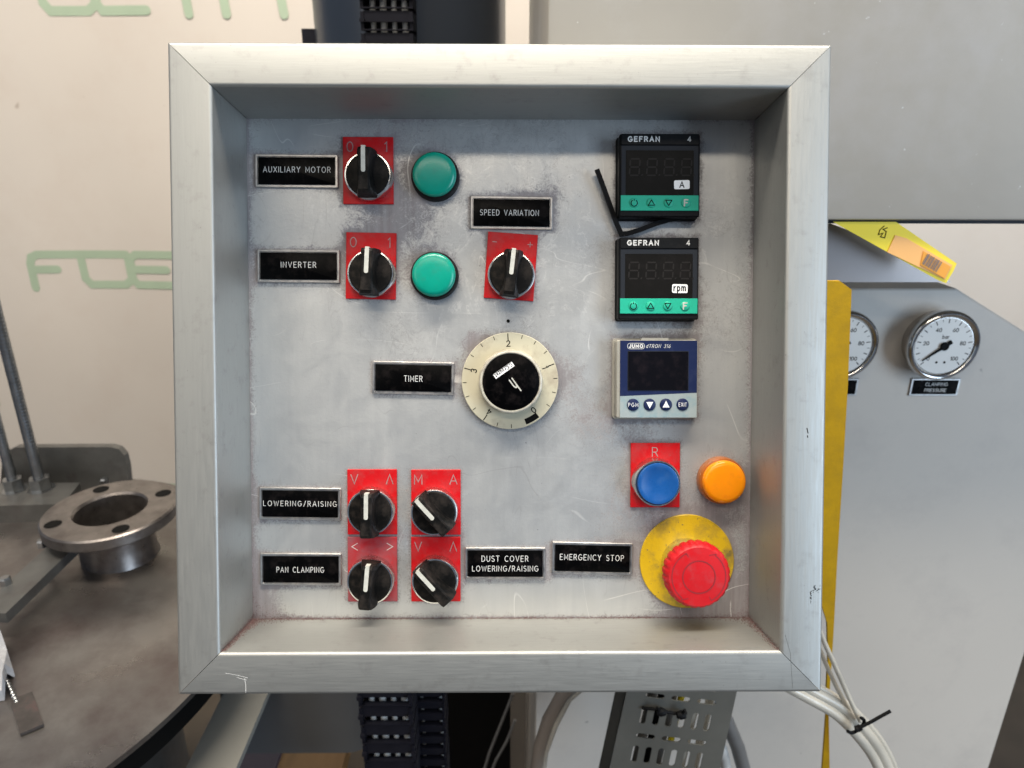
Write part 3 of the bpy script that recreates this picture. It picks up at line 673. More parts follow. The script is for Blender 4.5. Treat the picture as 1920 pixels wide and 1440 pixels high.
mb = MB(); string(mb, 'h', face_put(.01466), hx - cx, hz - cz, .0092, .0036, .085, R(216)); mb.build('hour_letter', MT['whitebright'], o, 0)

# ---- digital meters
def meter(px, py, sticker, sp, lab, ro):
    cx, cz = on_p(px, py, .011)
    T = lambda qx, qy, h: tuple(a - b for a, b in zip(on_p(qx, qy, h), (cx, cz)))
    o = block(.0487, .0496, .0012, [(-.0006, 0), (-.0006, .0022), (0, .0026), (0, .0104), (.0007, .0112)], 0).build('digital_meter', MT['housing'], panel, 30, (cx, 0, cz), label=lab)
    block(.0470, .0066, .0004, [(0, .0111), (0, .0118), (.0003, .0121)], 0, 0, .0213).build('header_bar', MT['housing'], o)
    block(.0466, .0300, .0004, [(0, .0111), (0, .0114), (.0003, .0116)], 0, 0, .0028).build('window_surround', MT['bezelgrey'], o)
    block(.0410, .0270, .0004, [(0, .01162), (.0001, .0118)], 0, 0, .0014).build('display_window', MT['screen'], o)
    block(.0470, .0091, .0002, [(0, .0111), (0, .0119), (.0001, .0120)], 0, 0, -.0166).build('keypad_strip', MT['teal'], o)
    mb = MB(); string(mb, 'GEFRAN', face_put(.01215), -.0099, .0214, .0027, .0186, .26)
    mb.build('maker_lettering', MT['white'], o, 0)
    mb = MB(); string(mb, '4', face_put(.01215), .0175, .0215, .0029, None, .17); mb.build('model_number', MT['white'], o, 0)
    mb = MB(); k = 0
    for d in range(4):
        x0 = -.0155 + d * .0104
        seg = [((0, 1), (1, 1)), ((0, .5), (1, .5)), ((0, 0), (1, 0)), ((0, .54), (0, .96)), ((0, .04), (0, .46)), ((1, .54), (1, .96)), ((1, .04), (1, .46))]
        for (a, b), (c_, e_) in seg:
            f_ = lambda u, v: (x0 + u * .0058 + v * .0006 - .0029, -.0001 + v * .0098)
            P0, P1 = Vector(f_(a, b)), Vector(f_(c_, e_)); dd = (P1 - P0).normalized() * .0007
            ribbon(mb, [P0 + dd, P1 - dd], .0009, k * 3e-6, face_put(.01184)); k += 1
        ribbon(mb, [(x0 + .0046, 0), (x0 + .0050, .0003)], .0008, 0, face_put(.01185))
    mb.build('unlit_digits', MT['segment'], o, 0)
    for j, x in enumerate((-.0155, -.0051, .0053, .0158)):
        lathe([(.0028, .0119), (.0027, .0124), (.0024, .0126)], 32, x, -.0166).build('key', MT['teal'], o, 50)
        mb = MB(); fp = face_put(.01264)
        if j == 0:
            ribbon(mb, [(x + .0019 * math.cos(R(a)), -.0168 + .0019 * math.sin(R(a))) for a in range(125, 416, 15)], .00055, 0, fp)
            ribbon(mb, [(x, -.0152), (x, -.0147)], .0006, 0, fp)
        elif j in (1, 2):
            s_ = 1 if j == 1 else -1
            t = [(x, -.0166 + s_ * .0017), (x - .0019, -.0166 - s_ * .0015), (x + .0019, -.0166 - s_ * .0015)]
            for q in range(3): ribbon(mb, [t[q], t[(q + 1) % 3]], .00055, q * 5e-6, fp)
        else: string(mb, 'F', fp, x, -.0166, .0036, None, .24)
        mb.build('key_symbol', MT['whitebright' if j == 3 else 'blackplain'], o, 0)
    sx, sz = T(*sp, .012)
    block(.0094, .0053, .0009, [(0, .0118), (0, .0121)], R(1.5 if sticker == 'A' else -1), sx, sz).build('unit_sticker', MT['sticker'], o)
    mb = MB()
    if sticker == 'A': string(mb, 'A', face_put(.01215), sx, sz, .0032, None, .2)
    else: string(mb, 'rpm', face_put(.01215), sx - .0001, sz + .0006, .0038, .0070, .18)
    mb.build('unit_lettering', MT['blackplain'], o, 0)
meter(1236.7, 329.2, 'A', (1278.5, 346.3), 'black digital meter with a white A sticker', 0)
meter(1235.0, 522.5, 'rpm', (1274.7, 541.2), 'black digital meter with a white rpm sticker', 0)

# ---- temperature controller
cx, cz = on_p(1231.6, 711.0, .010)
o = block(.0500, .0478, .0014, [(-.0012, 0), (-.0012, .0030), (.0000, .0034), (0, .0095), (.0006, .0103)], 0).build('temperature_controller', MT['beige'], panel, 30, (cx, 0, cz), label='beige framed controller with navy display surround and four round keys')
fx = .0013
zt, zb, zl, zr = .0236, -.0234, -.0103, -.0082
x0, x1 = -.0226, .0244
mb = MB(); mb.loft([[(x, -h, z) for x, z in ((x0, zt), (x1, zt), (x1, zr), (x0, zl))] for h in (.0102, .0106)], True, False, True); mb.build('navy_foil', MT['navy'], o, 0)
mb = MB(); mb.loft([[(x, -h, z) for x, z in ((x0, zl - .0001), (x1, zr - .0001), (x1, zb), (x0, zb))] for h in (.0102, .0106)], True, False, True); mb.build('key_foil', MT['pale'], o, 0)
block(.0374, .0243, .0004, [(0, .0104), (.0001, .0108)], 0, .0006, .0051).build('display_surround', MT['bezelgrey'], o)
block(.0366, .0235, .0003, [(0, .0106), (.0001, .0110)], 0, .0006, .0051).build('display_window', MT['screenblue'], o)
block(.0165, .0016, .0003, [(0, .003), (0, .0095)], 0, -.0012, .0244).build('release_tab', MT['beige'], o)
mb = MB(); P = [(x + -.0130, z + .0202) for x, z in rrect(.0104, .0034, .0016, 6)]; ribbon(mb, P + [P[0]], .00026, 0, face_put(.0107))
string(mb, 'JUMO', face_put(.01072), -.0130, .0202, .0018, .0082, .34)
string(mb, 'dTRON 316', face_put(.01072), .0007, .0202, .0021, .0146, .11, slant=.25)
mb.build('maker_lettering', MT['white'], o, 0)
for j, x in enumerate((-.0146, -.0045, .0055, .0157)):
    z = -.0156 + j * .00005
    lathe([(.0038, .0104), (.0037, .0110), (.0034, .0112)], 36, x, z).build('key', MT['navy'], o, 50)
    mb = MB()
    if j == 0: string(mb, 'PGM', face_put(.01125), x, z, .0022, .0060, .11)
    elif j == 3: string(mb, 'EXIT', face_put(.01125), x, z, .0022, .0048, .11)
    else:
        s_ = -1 if j == 1 else 1
        flat(mb, [(x, z + s_ * .0024), (x - .0021, z - s_ * .0017), (x + .0021, z - s_ * .0017)], .01125)
    mb.build('key_symbol', MT['sticker'], o, 0)

# ---- loose black gasket strip hanging under the upper meter
def pp(px, py, h): x, z = on_p(px, py, h); return PANEL @ Vector((x, -h, z))
def flatstrip(pts, w, t, mb=None):
    """square-section strip along 3D points in the panel plane"""
    mb = mb or MB(); nrm = P3 @ Vector((0, -1, 0)); P = [Vector(p) for p in pts]; rings = []
    for i, p in enumerate(P):
        a = (P[min(i+1, len(P)-1)] - p); b = (p - P[max(i-1, 0)])
        a = a.normalized() if a.length else b.normalized(); b = b.normalized() if b.length else a
        tt = (a + b).normalized(); sd = tt.cross(nrm).normalized() * (w / 2 / max(.45, abs(tt.dot(a))))
        rings.append([p - sd - nrm * t / 2, p + sd - nrm * t / 2, p + sd + nrm * t / 2, p - sd + nrm * t / 2])
    return mb.loft(rings)
g = flatstrip([pp(*q) for q in ((1119, 318, .006), (1124, 331, .006), (1134, 358, .0055), (1147, 394, .005), (1156, 419, .004), (1165, 439, .0035), (1176, 438, .0035), (1200, 431, .0035), (1228, 420, .0035), (1255, 412, .003), (1280, 408.5, .003), (1306, 406, .003))], .0027, .0022).build('gasket_strip', MT['rubber'], None, 20)
tag(g, 'loose bent strip of black rubber gasket hanging between the two black meters', 'rubber strip')

# ================================================================== BACKGROUND
def prism_y(poly, y0, y1):
    """polygon given by photo measurement on the front plane y0, extruded straight back to y1"""
    P = [on_y(a, b, y0) for a, b in poly]
    return MB().loft([[(p.x, y0, p.z) for p in P], [(p.x, y1, p.z) for p in P]])
YB = 1.75
mb = MB().box((-4, -4, -.05), (4, YB + 1.5, 0)); fl = mb.build('floor', MT['floor'], None, 0); fl['kind'] = 'structure'; fl['label'] = 'stained brown concrete floor'
# banner
mb = MB(); n = 60; vs, fs = [], []
for i in range(n + 1):
    x = -2.6 + 5.2 * i / n
    for z in (.02, 3.0): vs.append((x, YB + .012 * math.sin(x * 3.1) + .006 * math.sin(x * 9), z))
for i in range(n): fs.append((2*i, 2*i+2, 2*i+3, 2*i+1))
vs2 = [(a, b + .004, c) for a, b, c in vs]; k = len(vs)
fs2 = [tuple(j + k for j in f[::-1]) for f in fs] + [(2*i+1, 2*i+3, 2*i+3+k, 2*i+1+k) for i in range(n)] + [(2*i, 2*i+2, 2*i+2+k, 2*i+k)[::-1] for i in range(n)]
mb.add(vs + vs2, fs + fs2)
ban = empty('banner', 'large cream banner with rows of faded green lettering hung behind the machine', 'banner', (0, 0, 0))
mb.build('cloth', MT['banner'], ban, 60)
def wave(x): return YB + .012 * math.sin(x * 3.1) + .006 * math.sin(x * 9)
LOGO = [[(155, 1298), (130, 1190), (133, 1160), (160, 1148), (560, 1148)], [(140, 1215), (250, 1215)],
        [(350, 1150), (375, 1255), (405, 1284), (560, 1284), (588, 1262), (568, 1165), (556, 1149)],
        [(820, 1148), (605, 1148), (580, 1165), (594, 1258), (618, 1284), (800, 1284)], [(600, 1215), (750, 1215)],
        [(830, 1148), (1060, 1148)], [(940, 1148), (972, 1298)], [(1085, 1130), (1120, 1298)], [(1310, 1130), (1345, 1298)], [(1100, 1215), (1325, 1215)]]
for dx, dy in ((0, 0), (-102, -515), (-542, 217), (150, 424), (560, -515), (760, 0)):
    mb = MB(); k = 0
    for st in LOGO:
        P = []
        for a, b in st:
            p = on_y(a / 2.4, b / 2.4, YB)              # measured on the row that shows best, then moved along the cloth
            o0 = on_y(0, 540, YB); o1 = on_y(dx, 540 + dy, YB)
            P.append((p.x + (o1 - o0).x, p.z + (o1 - o0).z))
        # densify so that the print follows the cloth
        Q = [P[0]]
        for q in P[1:]:
            m_ = max(1, int(math.hypot(q[0]-Q[-1][0], q[1]-Q[-1][1]) / .03)); s0 = Q[-1]
            Q += [(s0[0] + (q[0]-s0[0]) * j / m_, s0[1] + (q[1]-s0[1]) * j / m_) for j in range(1, m_ + 1)]
        ribbon(mb, Q, .0245, k * .0003, lambda u, v, l: (u, wave(u) - .0012 - l, v)); k += 1
    mb.build('printed_word', MT['logo'], ban, 0)

# grey overhead housing (top right)
hs = empty('machine_housing', 'large light grey painted machine housing above the gauge cabinet, at top right', 'machine housing', (0, 0, 0))
YH = .17
pl = on_y(1026, 60, YH); pb = on_y(1740, 414, YH)
mb = MB()
def bevbox(mb, x0, x1, y0, y1, z0, z1, r):
    pr = [(x0, z0), (x1, z0), (x1, z1), (x0, z1)]
    rings = []
    for ins, y in ((r, y0), (r * .3, y0 + r * .3), (0, y0 + r), (0, y1)):
        rings.append([(x0 + ins, y, z0 + ins), (x1 - ins, y, z0 + ins), (x1 - ins, y, z1 - ins), (x0 + ins, y, z1 - ins)])
    return mb.loft(rings)
bevbox(mb, pl.x, pl.x + 1.2, YH, YH + .45, pb.z, pb.z + .9, .004).build('housing_shell', MT['housinggrey'], hs, 40)
# dark strip standing in for the shade along the lower edge
mb = MB().box((pl.x + .004, YH + .010, pb.z - .0035), (pl.x + 1.19, YH + .026, pb.z - .0005)); mb.build('lower_edge_shade', MT['bezelgrey'], hs, 0)

# gauge cabinet
YC = .27
cab = empty('gauge_cabinet', 'light grey sheet metal cabinet with a cut top corner carrying two pressure gauges', 'cabinet', (0, 0, 0))
poly = [(1200, 541), (1795, 541), (2080, 722), (1869, 1442), (1780, 1745), (1100, 1800), (985, 1210), (1000, 900)]
P = [on_y(a, b, YC) for a, b in poly]
zt = P[0].z; xr = P[2].x
xl = on_y(1003, 1370, YC).x
outl = [(xl, .15), (xr, .15), (xr, P[2].z), (P[1].x, zt), (xl, zt)]
rings = []
for ins, y in ((.0015, YC), (0, YC + .0015), (0, YC + .30)):
    cxm, czm = (xl + xr) / 2, (zt + .15) / 2
    rings.append([(x + (ins if x < cxm else -ins), y, z + (ins if z < czm else -ins)) for x, z in outl])
MB().loft(rings).build('cabinet_body', MT['cabinet'], cab, 0)
P3w = Vector((0, 0, 0))
def gput(ox, oz, y): return lambda u, v, l: (ox + u, y - l, oz + v)
def gauge(px, py, lab):
    c = on_y(px, py, YC - .018)
    def lt(prof, n=64, name='', m=None, par=None, cap1=True):
        return MB().loft([[(x, -h, z) for x, z in circ(n, r_)] for r_, h in prof], True, False, cap1).build(name, m, par, 30)
    r0 = .0356
    o = MB().loft([[(x, -h, z) for x, z in circ(64, r_)] for r_, h in ((r0 - .004, 0), (r0 - .004, .014), (r0, .0145), (r0 + .0004, .0185), (r0 - .0002, .0205), (r0 - .0012, .0218), (r0 - .0028, .0226), (r0 - .0044, .0220), (r0 - .0056, .0208), (r0 - .0064, .0195))], True, False, True).build('pressure_gauge', MT['gaugechrome'], cab, 30, (c.x, YC, c.z), label=lab)
    lt([(r0 - .0066, .0194), (r0 - .0068, .0197)], 64, 'dial', MT['glass'], o)
    mb = MB(); fp = face_put(.01975); rr = r0 - .0082
    for k in range(21):
        a = -135 + 13.5 * k; big = k % 2 == 0
        ribbon(mb, [((rr - (.0034 if big else .002)) * math.sin(R(a)), (rr - (.0034 if big else .002)) * math.cos(R(a))), (rr * math.sin(R(a)), rr * math.cos(R(a)))], .0009 if big else .0005, k * 1e-6, fp)
    for k, t in enumerate(('0', '20', '40', '60', '80', '100')):
        a = -135 + 54 * k; string(mb, t, fp, .0185 * math.sin(R(a)), .0185 * math.cos(R(a)), .0036, None, .2)
    string(mb, 'bar', fp, .0, .0095, .0036, None, .16);
    lathe([(.0013, .0198)], 12, -.004, -.017, mb); lathe([(.0013, .0198)], 12, .004, -.017, mb)
    mb.build('scale_marks', MT['blackplain'], o, 0)
    mb = MB(); a = R(-128); d = Vector((math.sin(a), math.cos(a))); q = Vector((-d.y, d.x))
    tip = d * .0245; tail = -d * .008
    pts = [tail + q * .0022, tip + q * .0004, tip - q * .0004, tail - q * .0022]
    mb.loft([[(p.x, -h, p.y) for p in pts] for h in (.0206, .0212)]); lathe([(.0042, .0200), (.0042, .0218), (.0036, .0221)], 24, 0, 0, mb)
    mb.build('needle', MT['blackplain'], o, 0)
gauge(1768, 648, 'pressure gauge above the CLAMPING PRESSURE plate'); gauge(1578, 648, 'pressure gauge half hidden by the yellow beam')
def cabplate(px, py, l1, l2):
    c = on_y(px, py, YC - .001); mb = MB()
    block(.0515, .0195, .0005, [(0, 0), (0, .0012), (.0005, .0018)], 0).build('nameplate', MT['plateframe'], cab, 25, (c.x, YC, c.z)); o = COL.objects[-1]
    block(.0470, .0155, .0002, [(0, .0017), (0, .0020)], 0).build('insert', MT['blackgloss'], o)
    string(mb, l1, face_put(.00205), .001, .0033, .0034, None, .14); string(mb, l2, face_put(.00206), .001, -.0033, .0034, None, .14)
    mb.build('lettering', MT['white'], o, 0)
cabplate(1752, 725.5, 'CLAMPING', 'PRESSURE'); cabplate(1562, 725.5, 'DUST', 'PRESSURE')

# yellow beam between the panel and the cabinet
YY = .13
pf = [(1470, 527), (1575, 527), (1597, 543), (1590, 720), (1582, 860), (1570, 1050), (1564, 1168), (1560, 1235), (1556, 1290), (1554, 1344), (1555, 1400), (1556, 1470), (1540, 1470), (1545, 1400), (1549, 1344), (1550, 1290), (1553, 1235), (1551, 1168), (1530, 1100), (1470, 1090)]
P = [on_y(a, b, YY) for a, b in pf]
o = MB().loft([[(p.x, YY, p.z) for p in P], [(p.x, YY + .003, p.z) for p in P]]).build('yellow_beam', MT['yellowbeam'], None, 0)
tag(o, 'scuffed yellow painted steel beam showing behind the right edge of the control panel', 'beam')

# steel plate with hoses reflected / behind, and yellow tag
o = prism_y([(1450, 418), (1560, 420), (1640, 450), (1784, 529), (1450, 529)], .215, .218).build('steel_plate', MT['mirror'], None, 0)
tag(o, 'shiny steel plate below the grey housing, beside the yellow tag', 'steel plate')
tg = empty('paper_tag', 'bright yellow paper tag with an orange barcode label, hanging from the grey housing', 'tag', tuple(on_y(1680, 470, .1765)))
def yprism(poly, y0, y1, name, m, par):
    P = [on_y(a, b, y0) for a, b in poly]; l = par.location
    return MB().loft([[(p.x - l.x, y0 - l.y, p.z - l.z) for p in P], [(p.x - l.x, y1 - l.y, p.z - l.z) for p in P]]).build(name, m, par, 0)
yprism([(1562, 416), (1680, 416), (1794, 494), (1788, 508), (1774, 531), (1760, 526)], .1765, .1772, 'card', MT['tagyellow'], tg)
yprism([(1679, 441), (1700, 447), (1786, 497), (1772, 524), (1664, 473)], .1758, .1762, 'label_sticker', MT['tagorange'], tg)
yprism([(1732, 471), (1783, 500), (1771, 522), (1726, 497)], .1751, .1755, 'label_stripe', MT['tagstripe'], tg)
mb = MB(); l = tg.location
yp = .1747
for k, (a, w_) in enumerate([(i * 2.75, (.9, 1.6, .6, 1.3)[i % 4]) for i in range(12)]):
    A = on_y(1740 + a * .86, 476 + a * .5, yp); B = on_y(1729 + a * .86, 494 + a * .5, yp)
    ribbon(mb, [(A.x - l.x, A.z - l.z), (B.x - l.x, B.z - l.z)], w_ * .0006, k * 1e-6, lambda u, v, q: (u, yp - l.y - q, v))
mb.build('barcode', MT['darksteel'], tg, 0)
mb = MB()
A = [on_y(a, b, .1762) for a, b in ((1658, 424), (1650, 431), (1647, 440), (1656, 437), (1651, 444), (1659, 446), (1662, 434), (1656, 430), (1664, 427))]
ribbon(mb, [(p.x - l.x, p.z - l.z) for p in A], .0007, 0, lambda u, v, q: (u, .1762 - l.y - q, v)); mb.build('handwriting', MT['blackplain'], tg, 0)

# ---- machine column behind the panel
YM = .62
a = on_y(592, 20, YM); b = on_y(948, 20, YM)
cxm = (a.x + b.x) / 2; rr = (b.x - a.x) / 2
o = MB().loft([[(cxm + x, YM + z, zz) for x, z in circ(72, rr)] for zz in (.55, 2.4)]).build('machine_column', MT['col'], None, 40)
tag(o, 'blue black round machine column behind the control panel', 'column')
c0 = on_y(585, 70, YM)
mb = MB().box((c0.x - .008, YM - .02, c0.z - .10), (c0.x + .03, YM + .02, c0.z + .008)); o = mb.build('bracket', MT['chain'], None, 0)
tag(o, 'small black bracket on the left side of the round column', 'bracket')
# lower column base
a = on_y(440, 1360, .42); b = on_y(760, 1360, .42); rb = (b.x - a.x) / 2
yb = .30; zb = on_y(600, 1412, yb).z; a = on_y(400, 1360, yb); b = on_y(700, 1360, yb); rb = (b.x - a.x) / 2
o = MB().loft([[((a.x + b.x) / 2 + x, yb + .12 + z, zz) for x, z in rrect(2 * rb, .24, .04, 12)] for zz in (zb, .86)]).build('column_base', MT['colbase'], None, 40)
tag(o, 'dark grey rounded machine base below the control panel, left of the black cable chains', 'machine base')

# ---- energy chains
def chain(name, y, xa, xb, pyref, ztop, zbot, pitch, lab, ncab, seed):
    rnd = random.Random(seed)
    x0 = on_y(xa, pyref, y).x; x1 = on_y(xb, pyref, y).x; w = x1 - x0
    root = empty('cable_chain', lab, 'cable chain', ((x0 + x1) / 2, y, zbot), 'black cable chains behind the control panel')
    link = None; z = 0; n = int((ztop - zbot) / pitch)
    for i in range(n):
        if link is None:
            mb = MB()
            mb.box((-w/2 + w*.06, -.004, pitch * .44), (w/2 - w*.06, 0, pitch * .94))
            mb.box((-w/2, -.006, pitch * .04), (w/2, 0, pitch * .10))
            for s_ in (-1, 1):
                xo = s_ * (w/2 - w * .03)
                mb.box((xo - w*.03, -.005, pitch * .10), (xo + w*.03, .03, pitch * .90))
                mb.box((xo - w*.045, -.008, pitch * .42), (xo + w*.045, -.001, pitch * .58))
            mb.box((-w/2, .028, 0.02*pitch), (w/2, .032, pitch * .98))
            link = mb.build('link', MT['chain'], root, 0)
            o = link
        else:
            o = link.copy(); COL.objects.link(o); o.parent = root
        o.location = (rnd.uniform(-.0006, .0006), 0, i * pitch)
    for k in range(ncab):
        u = -w * .30 + w * .62 * k / max(1, ncab - 1)
        mb = MB().tube([(u, .006, 0), (u + .001, .006, (ztop - zbot) / 2), (u, .006, ztop - zbot)], (w * .055, w * .065, w * .05, w * .06)[k % 4] * 1.0, 10)
        mb.build('cable', MT['chaincable'], root, 60)
    return root
def zat(px, py, y): return on_y(px, py, y).z
yt = YM - rr - .03
chain('u', yt, 679, 776, 60, 2.2, zat(720, 78, yt) - .3, zat(720, 35, yt) - zat(720, 76, yt), 'black plastic cable chain showing above the control panel', 4, 1)
yl = .17
p_ = zat(720, 1350, yl) - zat(720, 1384.5, yl)
chain('l', yl, 679, 777, 1370, zat(720, 1318, yl) + 2 * p_, zat(720, 1318, yl) - 8 * p_, p_, 'wider black cable chain showing below the control panel', 4, 2)
yl2 = .23
p2 = zat(810, 1350, yl2) - zat(810, 1371.7, yl2)
chain('m', yl2, 781, 836, 1370, zat(810, 1311, yl2) + 3 * p2, zat(810, 1311, yl2) - 10 * p2, p2, 'narrower black cable chain showing below the control panel', 2, 3)
# black back plate and two cables
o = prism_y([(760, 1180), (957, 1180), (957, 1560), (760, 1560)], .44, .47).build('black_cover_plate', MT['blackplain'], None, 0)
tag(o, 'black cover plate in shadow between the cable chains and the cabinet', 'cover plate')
for pts, lb in ((((962, 1300), (938, 1360), (918, 1410), (900, 1470)), 'left thin black cable in front of the black cover plate'), (((966, 1350), (950, 1390), (930, 1425), (912, 1470)), 'right thin black cable in front of the black cover plate')):
    o = MB().tube([on_y(a, b, .40) for a, b in pts], .0022, 10).build('cable', MT['hosedark'], None, 60); tag(o, lb, 'cable')

# ---- base leg on the floor, boards
zl_ = .75
A = [on_z(px, py, zl_) for px, py in ((410, 1310), (493, 1310), (448, 1440), (353, 1440))]
x0_, x1_ = (A[0].x + A[3].x) / 2, (A[1].x + A[2].x) / 2
o = bevbox(MB(), x0_, x1_, -.02, .75, zl_ - .008, zl_, .003).build('base_leg', MT['leg'], None, 40)
tag(o, 'spattered light grey steel leg running forward at lower left', 'machine leg')
P = [on_z(px, py, .20) for px, py in ((530, 1405), (650, 1405), (650, 1500), (520, 1500))]
o = MB().box((P[0].x, P[2].y, .16), (P[1].x, P[0].y + .05, .20)).build('board', MT['wood'], None, 0); tag(o, 'brown wooden board on the floor left of the cable chain', 'board')
P = [on_z(px, py, .21) for px, py in ((400, 1415), (525, 1415), (525, 1500), (380, 1500))]
o = MB().box((P[0].x, P[2].y, .15), (P[1].x, P[0].y + .04, .21)).build('crate', MT['purple'], None, 0); tag(o, 'dark violet plastic crate beside the brown board', 'crate')

# ---- perforated cable tray
YT = .12
def tray():
    cu = bpy.data.curves.new('perforated_tray', 'CURVE'); cu.dimensions = '2D'; cu.fill_mode = 'BOTH'; cu.extrude = .0006
    def loop(pts):
        sp = cu.splines.new('POLY'); sp.points.add(len(pts) - 1)
        for q, (x, z) in zip(sp.points, pts): q.co = (x, z, 0, 1)
        sp.use_cyclic_u = True
    def PT(u, v): p = on_y(1000 + u / 3.4286, 1240 + v / 3.4286, YT); return p.x, p.z
    loop([PT(*q) for q in ((640, 20), (1345, 20), (1130, 1000), (420, 1000))])
    def slot(u, v, du, dv, w):
        c = Vector(PT(u, v)); e = Vector(PT(u + du, v + dv)); d = e - c; t = d.normalized(); q = Vector((-t.y, t.x)); r_ = (Vector(PT(u + w, v)) - c).length
        pts = []
        for i in range(7): a = -math.pi/2 + math.pi * i / 6; pts.append(e + t * r_ * math.cos(a) + q * r_ * math.sin(a))
        for i in range(7): a = math.pi/2 + math.pi * i / 6; pts.append(c - d + t * r_ * math.cos(a) + q * r_ * math.sin(a))
        loop([tuple(p) for p in pts])
    for du, dv in ((125, -510 + 255), (62, 0), (0, 255), (-62, 510), (-125, 765)):
        hx = {125: (845, -38), 62: (783, 219), 0: (720, 478), -62: (657, 737), -125: (595, 995)}[du]
        if hx[1] < 60 or hx[1] > 930: continue
        for j in range(3): slot(hx[0] + 165 * j, hx[1] + 20 * j, 42, 5, 19)
    for x0, y0 in ((708, 347), (652, 592), (597, 850), (765, 95)):
        for j in range(6): slot(x0 + 82 * j, y0 + 9 * j, -8, 38, 20)
    ob = bpy.data.objects.new('tmp', cu); COL.objects.link(ob)
    dg = bpy.context.evaluated_depsgraph_get(); me = bpy.data.meshes.new_from_object(ob.evaluated_get(dg))
    bpy.data.objects.remove(ob)
    me.name = 'perforated_tray'; me.materials.clear(); me.materials.append(MT['tray'])
    me.transform(Matrix(((1, 0, 0, 0), (0, 0, 1, YT), (0, 1, 0, 0), (0, 0, 0, 1))))
    o = bpy.data.objects.new('perforated_plate', me); COL.objects.link(o); return o
tr = empty('cable_tray', 'grey perforated metal cable tray hanging below the control panel', 'cable tray', (0, 0, 0))
o = tray(); o.parent = tr
def PTc(u, v, y): return on_y(1000 + u / 3.4286, 1240 + v / 3.4286, y)
P = [PTc(*q, YT) for q in ((640, 20), (420, 1000))]
MB().loft([[(P[0].x - .002, YT - .0006, P[0].z), (P[1].x - .002, YT - .0006, P[1].z)], [(P[0].x - .002, YT + .03, P[0].z), (P[1].x - .002, YT + .03, P[1].z)], [(P[0].x - .0005, YT + .03, P[0].z), (P[1].x - .0005, YT + .03, P[1].z)], [(P[0].x - .0005, YT - .0006, P[0].z), (P[1].x - .0005, YT - .0006, P[1].z)]], True, False, False).build('side_flange', MT['tray'], tr, 0)
for (u, col, r_, lb) in ((750, 'hosedark', .005, 'dark grey cable at the left behind the perforated tray'), (815, 'blackplain', .0045, 'black cable in the tray beside the yellow green wire'), (940, 'yg', .0034, 'yellow green earth wire behind the perforated tray'),
                   (890, 'hosedark', .0035, 'dark cable in the tray left of the yellow green wire'), (1040, 'hoseclear', .0045, 'milky tube in the tray beside the yellow green wire'), (1130, 'hoseclear', .0045, 'milky tube at the right behind the perforated tray')):
    o = MB().tube([PTc(u + 60, 20, YT + .016), PTc(u + 8, 240, YT + .016), PTc(u - 55, 500, YT + .017), PTc(u - 120, 780, YT + .016)], r_, 10).build('cable', MT[col], None, 60); tag(o, lb, 'cable')
mb = MB()
mb.tube([PTc(700, 300, YT - .002), PTc(760, 305, YT - .005), PTc(820, 315, YT - .006), PTc(900, 335, YT - .005), PTc(985, 330, YT - .003)], .0016, 8)
for u, v in ((822, 325), (950, 345)):
    mb.tube([PTc(u - 28, v, YT - .007), PTc(u, v, YT - .007), PTc(u + 28, v + 4, YT - .007)], [.003, .0045, .003], 10)
mb.tube([PTc(822, 325, YT - .007), PTc(795, 300, YT - .010)], .0014, 8); mb.tube([PTc(950, 345, YT - .007), PTc(975, 312, YT - .010)], .0014, 8)
o = mb.build('cable_tie', MT['rubber'], None, 50); tag(o, 'knotted black cable ties across the slots of the perforated tray', 'cable tie')
# dark hose right of the tray
for pts, r_, m_, lb in ((((1330, 1300), (1362, 1350), (1383, 1400), (1402, 1470)), .008, 'hosedark', 'dark grey hose curving down right of the perforated tray'),
                (((1345, 1380), (1358, 1420), (1366, 1475)), .006, 'chaincable', 'short light grey hose close to the right edge of the tray')):
    o = MB().tube([on_y(a, b, .19) for a, b in pts], r_, 14).build('hose', MT[m_], None, 60); tag(o, lb, 'hose')
# big translucent arcs left of the tray
for k, (pts, r_, m_) in enumerate((((1100, 1260), (1062, 1300), (1035, 1350), (1018, 1400), (1008, 1470)), ), ) if False else enumerate((
        (((1085, 1270), (1052, 1306), (1028, 1350), (1012, 1400), (1002, 1470)), .0075, 'hosebrown'), (((1112, 1270), (1066, 1310), (1040, 1360), (1022, 1410), (1014, 1470)), .0042, 'hoseclear'))):
    o = MB().tube([on_y(a, b, .20) for a, b in pts], r_, 14).build('hose', MT[m_], None, 60)
    tag(o, ('thick brownish translucent hose arching left of the perforated tray', 'thin milky hose beside the brownish arching hose')[k], 'hose')

# ---- milky tube bundle with cable tie (lower right)
yq = .10
def arcpts(pts, y, n=6):
    P = [on_y(a, b, y) for a, b in pts]; out = []
    for i in range(len(P) - 1):
        p0, p1, p2, p3 = P[max(i-1, 0)], P[i], P[i+1], P[min(i+2, len(P)-1)]
        for j in range(n):
            t = j / n; out.append(.5 * ((2*p1) + (-p0 + p2) * t + (2*p0 - 5*p1 + 4*p2 - p3) * t*t + (-p0 + 3*p1 - 3*p2 + p3) * t**3))
    return out + [P[-1]]
for k, (off, r_, lb) in enumerate((((-8, 7), .0050, 'milky tube, the lowest in the tied bundle at lower right'), ((5, -4), .0056, 'milky tube in the middle of the tied bundle at lower right'), ((15, -12), .0028, 'thinner milky tube along the top of the tied bundle at lower right'))):
    pts = [(1450, 1262), (1520, 1300), (1572, 1330), (1612, 1368), (1645, 1412), (1672, 1470)]
    o = MB().tube(arcpts([(a + off[0], b + off[1]) for a, b in pts], yq + k * .004), r_, 14).build('tube', MT['hoseclear'], None, 60); tag(o, lb, 'tube')
